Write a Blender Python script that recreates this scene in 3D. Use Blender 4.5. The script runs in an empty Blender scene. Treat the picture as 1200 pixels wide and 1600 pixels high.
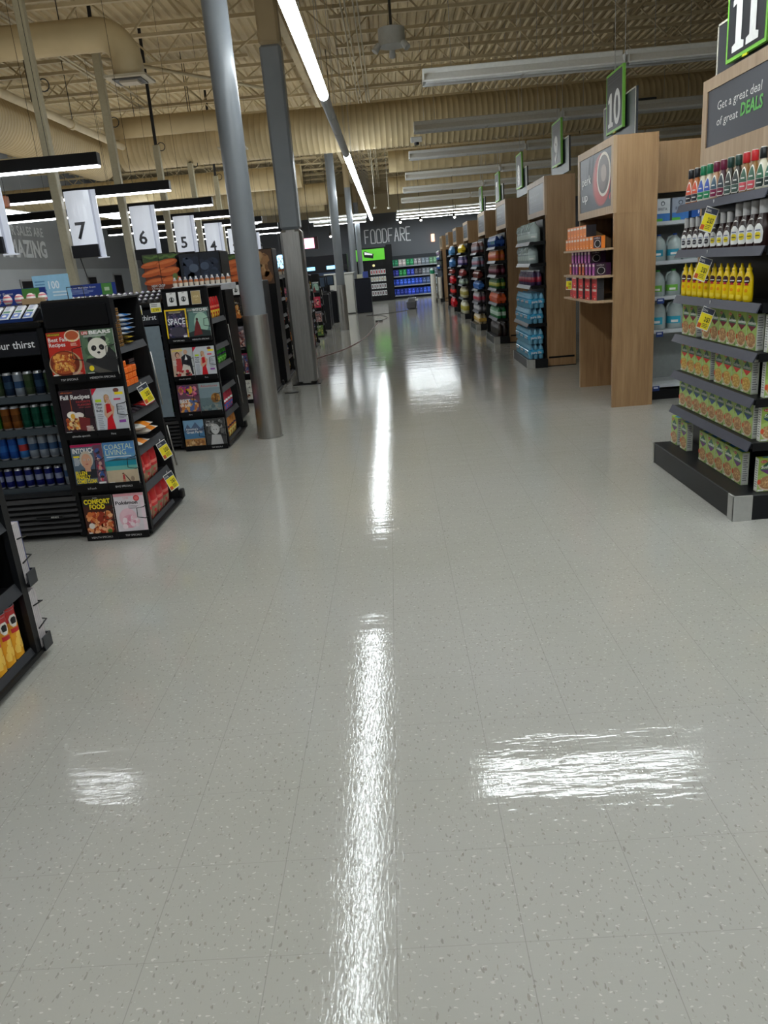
import bpy, math, random
from mathutils import Vector, Matrix
RND = random.Random(11)
PI = math.pi
scene = bpy.context.scene
COL = scene.collection

# ------------------------------------------------------------------ camera, world, exposure
cam_d = bpy.data.cameras.new('camera'); cam = bpy.data.objects.new('camera', cam_d); COL.objects.link(cam)
cam_d.sensor_fit = 'VERTICAL'; cam_d.sensor_height = 24.0; cam_d.sensor_width = 18.0
cam_d.lens = 1180.0 / 1600.0 * 24.0
cam_d.clip_start = 0.05; cam_d.clip_end = 200
cam.matrix_world = Matrix(((0.9966289, 0.07549843, 0.0321064, 0.0),
                           (0.00716962, 0.30969644, -0.95080845, 0.0),
                           (-0.08172778, 0.94783337, 0.30811112, 1.54),
                           (0, 0, 0, 1)))
scene.camera = cam
world = bpy.data.worlds.new('world'); scene.world = world; world.use_nodes = True
world.node_tree.nodes['Background'].inputs[0].default_value = (0.6, 0.65, 0.7, 1)
world.node_tree.nodes['Background'].inputs[1].default_value = 0.02
vs = scene.view_settings
vs.view_transform = 'Standard'; vs.look = 'None'; vs.gamma = 1.0; vs.use_curve_mapping = False
vs.exposure = 0.55
E_TUBE = 15.0      # aisle fluorescent lenses
E_UP = 9.0          # top side of the pendants, washing the roof
E_PEND = 11.0      # checkout pendants
E_SIGN = 0.32      # lane number signs

# ------------------------------------------------------------------ colours and materials
def C(r, g=None, b=None):
    if g is None: r, g, b = r, r, r
    o = []
    for x in (r, g, b):
        x = x / 255.0
        o.append(x / 12.92 if x <= 0.04045 else ((x + 0.055) / 1.055) ** 2.4)
    return (o[0], o[1], o[2], 1.0)
BLACK = C(22, 23, 26); DARK = C(36, 38, 42); WHITE = C(235, 235, 232); GREY = C(120, 122, 126)

def new_mat(name):
    m = bpy.data.materials.new(name); m.use_nodes = True
    nt = m.node_tree; return m, nt, nt.nodes['Principled BSDF'], nt.nodes, nt.links
def noise(ns, ls, scale, detail=3, coord='Object', stretch=None, rough=0.5):
    tc = ns.new('ShaderNodeTexCoord'); n = ns.new('ShaderNodeTexNoise')
    n.inputs['Scale'].default_value = scale; n.inputs['Detail'].default_value = detail
    n.inputs['Roughness'].default_value = rough
    if stretch:
        mp = ns.new('ShaderNodeMapping'); mp.inputs['Scale'].default_value = stretch
        ls.new(tc.outputs[coord], mp.inputs['Vector']); ls.new(mp.outputs[0], n.inputs['Vector'])
    else: ls.new(tc.outputs[coord], n.inputs['Vector'])
    return n
def ramp(ns, ls, src, stops):
    r = ns.new('ShaderNodeValToRGB'); el = r.color_ramp.elements
    while len(el) < len(stops): el.new(0.5)
    for e, (p, c) in zip(el, stops): e.position = p; e.color = c
    ls.new(src, r.inputs[0]); return r
def attr_mat(name, rough=0.4, metal=0.0, spec=0.5, coat=0.0, trans=0.0, var=0.08, nscale=30, gamma=1.0):
    """printed or moulded surface: its own colours, with a slight procedural wear."""
    m, nt, b, ns, ls = new_mat(name)
    a = ns.new('ShaderNodeAttribute'); a.attribute_name = 'Col'
    n = noise(ns, ls, nscale)
    r = ramp(ns, ls, n.outputs['Fac'], [(0.3, (1 - var,) * 3 + (1,)), (0.7, (1, 1, 1, 1))])
    mx = ns.new('ShaderNodeMix'); mx.data_type = 'RGBA'; mx.blend_type = 'MULTIPLY'; mx.inputs[0].default_value = 1.0
    ls.new(a.outputs['Color'], mx.inputs[6]); ls.new(r.outputs[0], mx.inputs[7])
    gm = ns.new('ShaderNodeGamma'); gm.inputs[1].default_value = gamma; ls.new(mx.outputs[2], gm.inputs[0]); ls.new(gm.outputs[0], b.inputs['Base Color'])
    b.inputs['Roughness'].default_value = rough; b.inputs['Metallic'].default_value = metal
    b.inputs['Specular IOR Level'].default_value = spec; b.inputs['Coat Weight'].default_value = coat
    b.inputs['Transmission Weight'].default_value = trans
    return m
M = {}
M['print'] = attr_mat('glossy_print', 0.38)
M['paper'] = attr_mat('matte_paper', 0.6)
M['plastic'] = attr_mat('moulded_plastic', 0.28)
M['pouch'] = attr_mat('shiny_pouch', 0.22)
M['can'] = attr_mat('drink_can_metal', 0.25, 0.55)
M['enamel'] = attr_mat('enamelled_metal', 0.42, 0.1, spec=0.35, gamma=1.28)
M['fixture'] = attr_mat('white_fixture_metal', 0.45)
M['wire'] = attr_mat('wire', 0.35, 0.3)
M['clear'] = attr_mat('clear_plastic', 0.15, trans=0.3)
M['duct'] = attr_mat('painted_duct', 0.55, nscale=2.0, var=0.18)
M['structural'] = attr_mat('painted_structural_steel', 0.6, nscale=4.0, var=0.15)

def emit_mat(name, col, s):
    m, nt, b, ns, ls = new_mat(name)
    n = noise(ns, ls, 6.0)
    r = ramp(ns, ls, n.outputs['Fac'], [(0.0, tuple(x * 0.93 for x in col[:3]) + (1,)), (1.0, col)])
    ls.new(r.outputs[0], b.inputs['Emission Color'])
    b.inputs['Base Color'].default_value = (0.8, 0.8, 0.8, 1)
    b.inputs['Emission Strength'].default_value = s
    return m
M['tube'] = emit_mat('lit_fluorescent_lens', (0.90, 0.97, 1.0, 1), E_TUBE)
M['pend'] = emit_mat('lit_pendant_diffuser', (0.93, 0.96, 1.0, 1), E_PEND)
M['uplight'] = emit_mat('pendant_uplight', (1.0, 0.93, 0.80, 1), E_UP)
M['glow_pink'] = emit_mat('lit_pink_sign', (1.0, 0.25, 0.42, 1), 1.6)
M['glow_blue'] = emit_mat('lit_blue_sign', (0.15, 0.55, 1.0, 1), 1.6)
M['glow_warm'] = emit_mat('lit_warm_sign', (1.0, 0.45, 0.25, 1), 1.0)
M['spot'] = emit_mat('lit_spot_lens', (1, 0.95, 0.85, 1), 10.0)
def sign_mat():
    m, nt, b, ns, ls = new_mat('backlit_sign_acrylic')
    a = ns.new('ShaderNodeAttribute'); a.attribute_name = 'Col'
    ls.new(a.outputs['Color'], b.inputs['Base Color']); ls.new(a.outputs['Color'], b.inputs['Emission Color'])
    b.inputs['Emission Strength'].default_value = E_SIGN; b.inputs['Roughness'].default_value = 0.15
    return m
M['backlit'] = sign_mat()

def wood_mat(name, c1, c2, c3):
    m, nt, b, ns, ls = new_mat(name)
    n1 = noise(ns, ls, 3.0, 6, stretch=(5, 5, 0.35), rough=0.6)
    r = ramp(ns, ls, n1.outputs['Fac'], [(0.28, c1), (0.5, c2), (0.72, c3)])
    n2 = noise(ns, ls, 30.0, 4, stretch=(6, 6, 0.15))
    r2 = ramp(ns, ls, n2.outputs['Fac'], [(0.35, (0.86, 0.86, 0.86, 1)), (0.6, (1, 1, 1, 1))])
    mx = ns.new('ShaderNodeMix'); mx.data_type = 'RGBA'; mx.blend_type = 'MULTIPLY'; mx.inputs[0].default_value = 1
    ls.new(r.outputs[0], mx.inputs[6]); ls.new(r2.outputs[0], mx.inputs[7]); ls.new(mx.outputs[2], b.inputs['Base Color'])
    b.inputs['Roughness'].default_value = 0.45
    return m
M['wood'] = wood_mat('oak_laminate', C(138, 104, 70), C(160, 126, 88), C(176, 142, 104))
M['woodframe'] = wood_mat('pale_oak_frame', C(168, 140, 110), C(182, 154, 122), C(194, 168, 138))

def steel_mat():
    m, nt, b, ns, ls = new_mat('brushed_steel')
    n = noise(ns, ls, 14.0, 5, stretch=(4, 4, 0.25))
    r = ramp(ns, ls, n.outputs['Fac'], [(0.3, C(168, 166, 162)), (0.7, C(186, 185, 180))])
    ls.new(r.outputs[0], b.inputs['Base Color'])
    b.inputs['Metallic'].default_value = 0.9; b.inputs['Roughness'].default_value = 0.36
    return m
M['steel'] = steel_mat()
def paint_mat(name, c, rough=0.45, sc=6.0, var=0.93):
    m, nt, b, ns, ls = new_mat(name)
    n = noise(ns, ls, sc, 4)
    r = ramp(ns, ls, n.outputs['Fac'], [(0.3, tuple(x * var for x in c[:3]) + (1,)), (0.7, c)])
    ls.new(r.outputs[0], b.inputs['Base Color']); b.inputs['Roughness'].default_value = rough
    return m
M['greypaint'] = paint_mat('grey_column_paint', C(126, 131, 136), 0.32)
M['tanpaint'] = paint_mat('tan_column_paint', C(165, 146, 112), 0.5)
M['deck'] = paint_mat('tan_roof_deck', C(196, 176, 136), 0.6, 1.2, 0.85)
M['wall_dark'] = paint_mat('dark_grey_wall', C(92, 95, 100), 0.7, 1.0)
M['wall_mid'] = paint_mat('mid_grey_wall', C(138, 140, 142), 0.7, 1.0)
M['wall_tan'] = paint_mat('tan_upper_wall', C(186, 170, 136), 0.7, 1.0)
M['wall_white'] = paint_mat('pale_grey_wall', C(168, 172, 176), 0.6, 1.0)

def floor_mat():
    m, nt, b, ns, ls = new_mat('polished_vinyl_tile')
    tc = ns.new('ShaderNodeTexCoord')
    # chips: small elongated flecks
    def flecks(scale, stretch, rot, lo, hi):
        mp = ns.new('ShaderNodeMapping'); mp.inputs['Scale'].default_value = stretch; mp.inputs['Rotation'].default_value = (0, 0, rot)
        v = ns.new('ShaderNodeTexNoise'); v.inputs['Scale'].default_value = scale; v.inputs['Detail'].default_value = 1.5
        ls.new(tc.outputs['Object'], mp.inputs[0]); ls.new(mp.outputs[0], v.inputs['Vector'])
        return ramp(ns, ls, v.outputs['Fac'], [(lo, (0, 0, 0, 1)), (hi, (1, 1, 1, 1))])
    f1 = flecks(95.0, (1.0, 0.45, 1), 0.5, 0.66, 0.70)
    f2 = flecks(88.0, (1.0, 0.5, 1), -0.8, 0.67, 0.71)
    f3 = flecks(105.0, (0.55, 1.0, 1), 0.2, 0.66, 0.70)
    big = noise(ns, ls, 0.55, 3); 
    base = ramp(ns, ls, big.outputs['Fac'], [(0.35, C(168, 167, 159)), (0.65, C(174, 173, 168))])
    def mix(a, bcol, fac, amt):
        mx = ns.new('ShaderNodeMix'); mx.data_type = 'RGBA'
        mt = ns.new('ShaderNodeMath'); mt.operation = 'MULTIPLY'; mt.inputs[1].default_value = amt
        ls.new(fac, mt.inputs[0]); ls.new(mt.outputs[0], mx.inputs[0])
        ls.new(a, mx.inputs[6]); mx.inputs[7].default_value = bcol; return mx.outputs[2]
    c = mix(base.outputs[0], C(128, 126, 118), f1.outputs[0], 0.6)
    c = mix(c, C(132, 126, 112), f2.outputs[0], 0.5)
    c = mix(c, C(214, 212, 206), f3.outputs[0], 0.6)
    # tile seams every 0.305 m
    sep = ns.new('ShaderNodeSeparateXYZ'); ls.new(tc.outputs['Object'], sep.inputs[0])
    def seam(out, off):
        a = ns.new('ShaderNodeMath'); a.operation = 'ADD'; a.inputs[1].default_value = off + 305.0 * 0.3
        ls.new(out, a.inputs[0])
        d = ns.new('ShaderNodeMath'); d.operation = 'DIVIDE'; d.inputs[1].default_value = 0.305; ls.new(a.outputs[0], d.inputs[0])
        fr = ns.new('ShaderNodeMath'); fr.operation = 'FRACT'; ls.new(d.outputs[0], fr.inputs[0])
        s = ns.new('ShaderNodeMath'); s.operation = 'SUBTRACT'; s.inputs[1].default_value = 0.5; ls.new(fr.outputs[0], s.inputs[0])
        ab = ns.new('ShaderNodeMath'); ab.operation = 'ABSOLUTE'; ls.new(s.outputs[0], ab.inputs[0])
        g = ns.new('ShaderNodeMath'); g.operation = 'GREATER_THAN'; g.inputs[1].default_value = 0.4962; ls.new(ab.outputs[0], g.inputs[0])
        return g
    # 91.5 / 0.305 is a whole number, so the offset alone sets the seam position
    sx = seam(sep.outputs[0], 0.105); sy = seam(sep.outputs[1], -1.385)
    c = mix(c, C(116, 114, 108), sx.outputs[0], 0.38); c = mix(c, C(124, 122, 116), sy.outputs[0], 0.24)
    ls.new(c, b.inputs['Base Color'])
    rn = noise(ns, ls, 2.2, 5, rough=0.6)
    rr = ramp(ns, ls, rn.outputs['Fac'], [(0.3, (0.02,) * 3 + (1,)), (0.75, (0.06,) * 3 + (1,))])
    ls.new(rr.outputs[0], b.inputs['Roughness'])
    b.inputs['Specular IOR Level'].default_value = 0.5
    # finish: diagonal burnishing strokes, slight waviness
    n1 = noise(ns, ls, 34.0, 3, stretch=(3.6, 0.8, 1))
    n1.inputs['Distortion'].default_value = 0.6
    mp = [n for n in ns if n.type == 'MAPPING'][-1]; mp.inputs['Rotation'].default_value = (0, 0, -0.75)
    n2 = noise(ns, ls, 2.2, 5, stretch=(0.5, 2.6, 1), rough=0.6)
    bp = ns.new('ShaderNodeBump'); bp.inputs['Strength'].default_value = 0.10; bp.inputs['Distance'].default_value = 0.003
    bp2 = ns.new('ShaderNodeBump'); bp2.inputs['Strength'].default_value = 0.24; bp2.inputs['Distance'].default_value = 0.012
    ls.new(n1.outputs['Fac'], bp.inputs['Height']); ls.new(n2.outputs['Fac'], bp2.inputs['Height'])
    ls.new(bp2.outputs[0], bp.inputs['Normal']); ls.new(bp.outputs[0], b.inputs['Normal'])
    return m
M['floor'] = floor_mat()

# ------------------------------------------------------------------ mesh helpers
_tc = {}
def text_geo(s, bold=0.0):
    k = (s, bold)
    if k in _tc: return _tc[k]
    cu = bpy.data.curves.new('t', 'FONT'); cu.body = s; cu.size = 1; cu.resolution_u = 2; cu.offset = bold
    o = bpy.data.objects.new('t', cu); COL.objects.link(o)
    dg = bpy.context.evaluated_depsgraph_get(); dg.update()
    me = o.evaluated_get(dg).to_mesh()
    vs_ = [(v.co.x / 0.69, v.co.y / 0.69) for v in me.vertices]; fs = [tuple(p.vertices) for p in me.polygons]
    fs = [f if fcross(vs_, f) > 0 else f[::-1] for f in fs]
    o.evaluated_get(dg).to_mesh_clear(); bpy.data.objects.remove(o); bpy.data.curves.remove(cu)
    xs = [v[0] for v in vs_] or [0]
    x0 = min(xs); vs_ = [(x - x0, y) for x, y in vs_]
    _tc[k] = (vs_, fs, max(xs) - x0); return _tc[k]
def fcross(v, f):
    a = 0
    for i in range(len(f)):
        p, q = v[f[i]], v[f[(i + 1) % len(f)]]; a += p[0] * q[1] - q[0] * p[1]
    return a

class G:
    def __init__(s): s.v = []; s.f = []; s.c = []; s.s = []
    def add(s, vs_, fs, cols, smooth=False):
        n = len(s.v); s.v += [tuple(v) for v in vs_]
        for i, f in enumerate(fs):
            s.f.append(tuple(n + k for k in f)); s.c.append(cols[i] if isinstance(cols, list) else cols); s.s.append(smooth)
    def face(s, pts, col): s.add(pts, [tuple(range(len(pts)))], col)
    def box(s, x0, y0, z0, x1, y1, z1, col, bv=0.0):
        if x0 > x1: x0, x1 = x1, x0
        if y0 > y1: y0, y1 = y1, y0
        if z0 > z1: z0, z1 = z1, z0
        if bv <= 0:
            s.add([(x, y, z) for x in (x0, x1) for y in (y0, y1) for z in (z0, z1)],
                  [(0, 1, 3, 2), (4, 6, 7, 5), (0, 4, 5, 1), (2, 3, 7, 6), (0, 2, 6, 4), (1, 5, 7, 3)], col); return
        bv = min(bv, (x1 - x0) / 2.1, (y1 - y0) / 2.1, (z1 - z0) / 2.1)
        lo = (x0, y0, z0); hi = (x1, y1, z1); vs_ = []; idx = {}
        for i in (0, 1):
            for j in (0, 1):
                for k in (0, 1):
                    for ax in range(3):
                        sg = (i, j, k); p = []
                        for a in range(3):
                            e = hi[a] if sg[a] else lo[a]
                            if a != ax: e += -bv if sg[a] else bv
                            p.append(e)
                        idx[(i, j, k, ax)] = len(vs_); vs_.append(tuple(p))
        fs = []
        for ax in range(3):
            o = [a for a in range(3) if a != ax]
            for sd in (0, 1):
                q = []
                for a, b in ((0, 0), (1, 0), (1, 1), (0, 1)):
                    t = [0, 0, 0]; t[ax] = sd; t[o[0]] = a; t[o[1]] = b; q.append(idx[tuple(t) + (ax,)])
                fs.append(tuple(q))
        for ax in range(3):      # edge chamfers running along ax
            o = [a for a in range(3) if a != ax]
            for a in (0, 1):
                for b in (0, 1):
                    t0 = [0, 0, 0]; t0[o[0]] = a; t0[o[1]] = b; t1 = list(t0); t1[ax] = 1
                    fs.append((idx[tuple(t0) + (o[0],)], idx[tuple(t1) + (o[0],)], idx[tuple(t1) + (o[1],)], idx[tuple(t0) + (o[1],)]))
        for i in (0, 1):
            for j in (0, 1):
                for k in (0, 1): fs.append(tuple(idx[(i, j, k, ax)] for ax in range(3)))
        cx = Vector(((x0 + x1) / 2, (y0 + y1) / 2, (z0 + z1) / 2)); out = []
        for f in fs:
            p = [Vector(vs_[k]) for k in f]; nn = (p[1] - p[0]).cross(p[2] - p[0]); m = sum(p, Vector()) / len(p)
            out.append(f if nn.dot(m - cx) > 0 else f[::-1])
        s.add(vs_, out, col)
    def cyl(s, p0, p1, r, col, n=12, r1=None, caps=True):
        p0 = Vector(p0); p1 = Vector(p1); d = (p1 - p0).normalized()
        a = d.orthogonal().normalized(); b = d.cross(a); r1 = r if r1 is None else r1
        vs_ = []; 
        for p, rr in ((p0, r), (p1, r1)):
            for i in range(n):
                t = 2 * PI * i / n; vs_.append(p + a * rr * math.cos(t) + b * rr * math.sin(t))
        s.add(vs_, [(i, (i + 1) % n, n + (i + 1) % n, n + i) for i in range(n)], col, True)
        if caps: s.add(vs_[:n], [tuple(range(n))[::-1]], col); s.add(vs_[n:], [tuple(range(n))], col)
    def bar(s, p0, p1, w, col):
        s.cyl(p0, p1, w * 0.7, col, 4)
    def tube(s, pts, r, col, n=6, closed=False):
        pts = [Vector(p) for p in pts]; m = len(pts); rings = []
        a = None
        for i, p in enumerate(pts):
            if closed: d = (pts[(i + 1) % m] - pts[i - 1])
            else: d = pts[min(i + 1, m - 1)] - pts[max(i - 1, 0)]
            d.normalize()
            a = d.orthogonal().normalized() if a is None else (a - d * a.dot(d)).normalized()
            b = d.cross(a); rings.append([p + a * r * math.cos(2 * PI * k / n) + b * r * math.sin(2 * PI * k / n) for k in range(n)])
        vs_ = [v for rg in rings for v in rg]; fs = []
        for i in range(m if closed else m - 1):
            j = (i + 1) % m
            for k in range(n): fs.append((i * n + k, i * n + (k + 1) % n, j * n + (k + 1) % n, j * n + k))
        if not closed: fs.append(tuple(range(n))[::-1]); fs.append(tuple((m - 1) * n + k for k in range(n)))
        s.add(vs_, fs, col, True)
    def lathe(s, cx, cy, cz, prof, n=16, sx=1.0, sy=1.0, caps=True):
        """prof: (radius, height, colour of the band above it)"""
        vs_ = []
        for r, z, c_ in prof:
            for i in range(n):
                t = 2 * PI * i / n; vs_.append((cx + r * sx * math.cos(t), cy + r * sy * math.sin(t), cz + z))
        fs = []; cs = []
        for k in range(len(prof) - 1):
            for i in range(n):
                j = (i + 1) % n; fs.append((k * n + i, k * n + j, (k + 1) * n + j, (k + 1) * n + i)); cs.append(prof[k][2])
        s.add(vs_, fs, cs, True)
        if caps:
            s.add(vs_[:n], [tuple(range(n))[::-1]], prof[0][2]); s.add(vs_[-n:], [tuple(range(n))], prof[-1][2])
    def patch(s, cx, cy, cz, prof, sx, sy, ang, rows, col, off=0.0006):
        """a label wrapped on a lathed surface: rows of (height, half angle)"""
        def rad(z):
            for k in range(len(prof) - 1):
                if prof[k][1] <= z <= prof[k + 1][1] and prof[k + 1][1] > prof[k][1]:
                    f = (z - prof[k][1]) / (prof[k + 1][1] - prof[k][1]); return prof[k][0] * (1 - f) + prof[k + 1][0] * f
            return prof[-1][0]
        n = 7; vs_ = []
        for z, h in rows:
            for i in range(n):
                t = ang + h * (2 * i / (n - 1) - 1); r = rad(z) + off / min(sx, sy)
                vs_.append((cx + r * sx * math.cos(t), cy + r * sy * math.sin(t), cz + z))
        s.add(vs_, [(k * n + i, k * n + i + 1, (k + 1) * n + i + 1, (k + 1) * n + i) for k in range(len(rows) - 1) for i in range(n - 1)], col, True)
    def pillow(s, O, U, V, th, col, paint=None, nx=8, ny=8):
        """a stuffed bag: corner O, edges U and V, thickness th"""
        O, U, V = Vector(O), Vector(U), Vector(V); N = U.cross(V).normalized(); vs_ = []; m = nx + 1
        for sd in (1, -1):
            for j in range(ny + 1):
                for i in range(m):
                    u, v = i / nx, j / ny
                    h = th / 2 * (max(0, math.sin(PI * u)) ** 0.45) * (max(0, math.sin(PI * v)) ** 0.55)
                    pin = 0.03 * math.sin(PI * v)
                    vs_.append(O + U * (u + (0.5 - u) * pin) + V * v + N * sd * h)
        fs = []; cs = []; k = m * (ny + 1)
        for j in range(ny):
            for i in range(nx):
                a = j * m + i; cc = paint((i + .5) / nx, (j + .5) / ny) if paint else col
                fs.append((a, a + 1, a + m + 1, a + m)); cs.append(cc)
                fs.append((k + a, k + a + m, k + a + m + 1, k + a + 1)); cs.append(col)
        s.add(vs_, fs, cs, True)
    def build(s, name, mat, parent=None, loc=None, rot=None):
        me = bpy.data.meshes.new(name); me.from_pydata(s.v, [], s.f)
        ca = me.color_attributes.new('Col', 'FLOAT_COLOR', 'CORNER'); buf = []
        for f, c_ in zip(s.f, s.c): buf += list(c_) * len(f)
        ca.data.foreach_set('color', buf); me.polygons.foreach_set('use_smooth', s.s); me.update()
        me.materials.append(mat if not isinstance(mat, str) else M[mat])
        o = bpy.data.objects.new(name, me); COL.objects.link(o)
        if parent: o.parent = parent
        if loc: o.location = loc
        if rot: o.rotation_euler = rot
        return o

class Card:
    """flat artwork printed on a surface; u, v run from 0 to 1 over edges U and V"""
    def __init__(s, g, O, U, V, eps=0.00008):
        s.g = g; s.O = Vector(O); s.U = Vector(U); s.V = Vector(V); s.N = s.U.cross(s.V).normalized(); s.e = eps; s.k = 1
        s.asp = s.V.length / s.U.length
    def P(s, u, v, k=None): return s.O + s.U * u + s.V * v + s.N * s.e * (s.k if k is None else k)
    def rect(s, u0, v0, u1, v1, col): s.poly([(u0, v0), (u1, v0), (u1, v1), (u0, v1)], col)
    def poly(s, pts, col, k=None):
        if fcross(pts, range(len(pts))) < 0: pts = pts[::-1]
        s.g.face([s.P(u, v, k) for u, v in pts], col)
        if k is None: s.k += 1
    def ell(s, cu, cv, ru, rv, col, n=18, k=None, rot=0.0):
        pts = []
        for i in range(n):
            t = 2 * PI * i / n; a, b = ru * math.cos(t), rv * math.sin(t) * s.asp
            pts.append((cu + a * math.cos(rot) - b * math.sin(rot), cv + (a * math.sin(rot) + b * math.cos(rot)) / s.asp))
        s.poly(pts, col, k)
    def text(s, t, u, v, h, col, w=None, al='l', bold=0.0, slant=0.0):
        vs_, fs, wd = text_geo(t, bold); sc = h; su = sc * s.asp
        if w: su = w / wd
        du = {'l': 0, 'c': -wd * su / 2, 'r': -wd * su}[al]
        s.g.add([s.P(u + du + x * su + y * su * slant, v + y * sc) for x, y in vs_], fs, col); s.k += 1
    def blobs(s, u0, v0, u1, v1, cols, n, r, inside=None, rnd=None):
        rnd = rnd or RND; k0 = s.k
        for i in range(n):
            u = rnd.uniform(u0 + r, u1 - r); v = rnd.uniform(v0 + r / s.asp, v1 - r / s.asp); q = rnd.uniform(0.5, 1.0)
            if inside and not inside(u, v): continue
            s.ell(u, v, r * q, r * q / s.asp * rnd.uniform(0.5, 1), rnd.choice(cols), 7, k0 + i % 14, rnd.uniform(0, 3))
        s.k += 15
    def lines(s, u0, v0, u1, v1, n, col, rnd=None):
        rnd = rnd or RND; h = (v1 - v0) / n
        for i in range(n):
            s.rect(u0, v1 - h * i - h * 0.55, u0 + (u1 - u0) * rnd.uniform(0.7, 1), v1 - h * i - h * 0.1, col); s.k -= 1
        s.k += 1

# ------------------------------------------------------------------ scene-tree helpers
def tag(o, label, cat, group=None):
    o['label'] = label; o['category'] = cat
    if group: o['group'] = group
    return o
def thing(name, label, cat, loc=(0, 0, 0), rz=0.0, group=None):
    o = bpy.data.objects.new(name, None); COL.objects.link(o); o.empty_display_size = 0.1
    o.location = loc; o.rotation_euler = (0, 0, rz); return tag(o, label, cat, group)
KIDS = {}
def dup(root, loc, rz=None, label=None, group=None):
    def kids(o): return [c for c in list(bpy.data.objects) if c.parent == o]
    if root.name not in KIDS: KIDS[root.name] = [(c, kids(c)) for c in kids(root)]
    r = root.copy(); COL.objects.link(r); r.location = loc
    if rz is not None: r.rotation_euler = (root.rotation_euler[0], root.rotation_euler[1], rz)
    if label: r['label'] = label
    if group: r['group'] = group
    for c, gs in KIDS[root.name]:
        n = c.copy(); COL.objects.link(n); n.parent = r
        for q in gs:
            d = q.copy(); COL.objects.link(d); d.parent = n
    return r
def struct(o): o['kind'] = 'structure'; return o
class Row:
    """places one kind of thing repeatedly: the first placement moves the original"""
    def __init__(s, root): s.root = root; s.used = False
    def put(s, loc, rz=None, label=None, group=None):
        if not s.used:
            s.used = True; s.root.location = loc
            if rz is not None: s.root.rotation_euler = (s.root.rotation_euler[0], s.root.rotation_euler[1], rz)
            if label: s.root['label'] = label
            if group: s.root['group'] = group
            return s.root
        return dup(s.root, loc, rz, label, group)

# ------------------------------------------------------------------ the setting
XL, XR, YN, YB, ZD = -12.0, 16.0, -7.0, 39.3, 5.95
g = G(); g.box(XL - .3, YN - .3, -0.1, XR + .3, YB + .3, 0, WHITE); struct(g.build('floor', 'floor'))
g = G(); n = int((XR - XL) / 0.076); zz = [(0, 0.0), (0.35, 0.0), (0.5, 0.045), (0.85, 0.045)]
prof = []
for i in range(int((XR - XL) / 0.18)):
    for f, h in zz: prof.append((XL + (i + f) * 0.18, ZD + h))
vs_ = [(x, YN, z) for x, z in prof] + [(x, YB, z) for x, z in prof]; m = len(prof)
g.add(vs_, [(i, i + 1, m + i + 1, m + i) for i in range(m - 1)], WHITE); 
g.box(XL - .3, YN - .3, ZD + .06, XR + .3, YB + .3, ZD + .16, WHITE); struct(g.build('ceiling', 'deck'))
g = G(); g.box(XL - .3, YB, 0, XR + .3, YB + .3, 4.0, WHITE); struct(g.build('wall_back', 'wall_dark'))
g = G(); g.box(XL, YB - .05, 4.0, XR, YB, ZD, WHITE); struct(g.build('wall_back_upper', 'wall_tan'))
g = G(); g.box(XL - .3, YN - .3, 0, XL, YB, 2.42, WHITE); struct(g.build('wall_left', 'wall_white'))
g = G(); g.box(XL - .3, YN - .3, 2.42, XL, YB, ZD, WHITE); struct(g.build('wall_left_upper', 'wall_mid'))
g = G(); g.box(XR, YN - .3, 0, XR + .3, YB, ZD, WHITE); struct(g.build('wall_right', 'wall_dark'))
g = G(); g.box(XL, YN - .3, 0, XR, YN, ZD, WHITE); struct(g.build('wall_front', 'wall_dark'))
g = G(); g.box(XL, YB - .16, 4.86, XR, YB - .05, 5.0, WHITE); struct(g.build('trim_1', 'tanpaint'))

# openings in the front-of-store wall, far left
for i, (y, z0, z1, w) in enumerate(((25.5, 1.75, 2.1, 1.3), (31.2, 1.5, 2.15, 1.0), (34.2, 1.3, 2.2, 1.1))):
    g = G(); g.box(XL, y, z0, XL + .04, y + w, z1, C(150, 150, 152)); o = struct(g.build('window_%d' % (i + 1), 'fixture'))
    g = G(); g.box(XL + .04, y + .08, z0 + .06, XL + .055, y + w - .08, z1 - .06, C(30, 26, 26)); g.build('pane', 'plastic', o)

# ------------------------------------------------------------------ roof steel
TAN = C(206, 188, 150)
def joist(L, inset0, inset1):
    tg = G(); tg.box(0.05, -.035, .60, L - .05, .035, .66, TAN); bg = G(); bg.box(inset0, -.03, 0, L - inset1, .03, .05, TAN)
    wg = G(); x = inset0 + .15; up = False; st = 0.62
    pts = [(inset0 * .2 + .05, .62)]
    while x < L - inset1: pts.append((x, .62 if up else .03)); up = not up; x += st
    pts.append((L - .1, .62))
    for a, b in zip(pts, pts[1:]): wg.bar((a[0], 0, a[1]), (b[0], 0, b[1]), .028, TAN)
    return tg, bg, wg
def mk_joist(L, i0, i1, label, group):
    t = thing('roof_joist', label, 'roof joist', group=group)
    a, b, w = joist(L, i0, i1)
    a.build('top_chord', 'structural', t); b.build('bottom_chord', 'structural', t); w.build('web', 'structural', t)
    return Row(t)
jr = mk_joist(12.4, .65, .6, 'tan open-web steel joist under the roof deck, right of the column line', 'roof joists right of the columns')
jl = mk_joist(10.5, .6, .75, 'tan open-web steel joist under the roof deck, left of the column line', 'roof joists left of the columns')
y = 3.7
while y < 38.8:
    jr.put((-1.3, y, 5.22)); jl.put((-11.95, y, 5.22)); y += 1.62
t = thing('roof_girder', 'long tan lattice girder carrying the joists above the column line', 'girder', (-1.38, 0, 0))
g = G(); g.box(-.06, YN + .1, 5.16, .06, YB - .2, 5.22, TAN); g.build('bottom_chord', 'structural', t)
g = G(); g.box(-.06, YN + .1, 5.80, .06, YB - .2, 5.86, TAN); g.build('top_chord', 'structural', t)
g = G(); y = 0.3; k = 0
while y < 38.5: g.bar((0, y, 5.19 + .64 * (k % 2)), (0, y + .75, 5.83 - .64 * (k % 2)), .05, TAN); y += .75; k += 1
g.build('web', 'structural', t)
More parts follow.
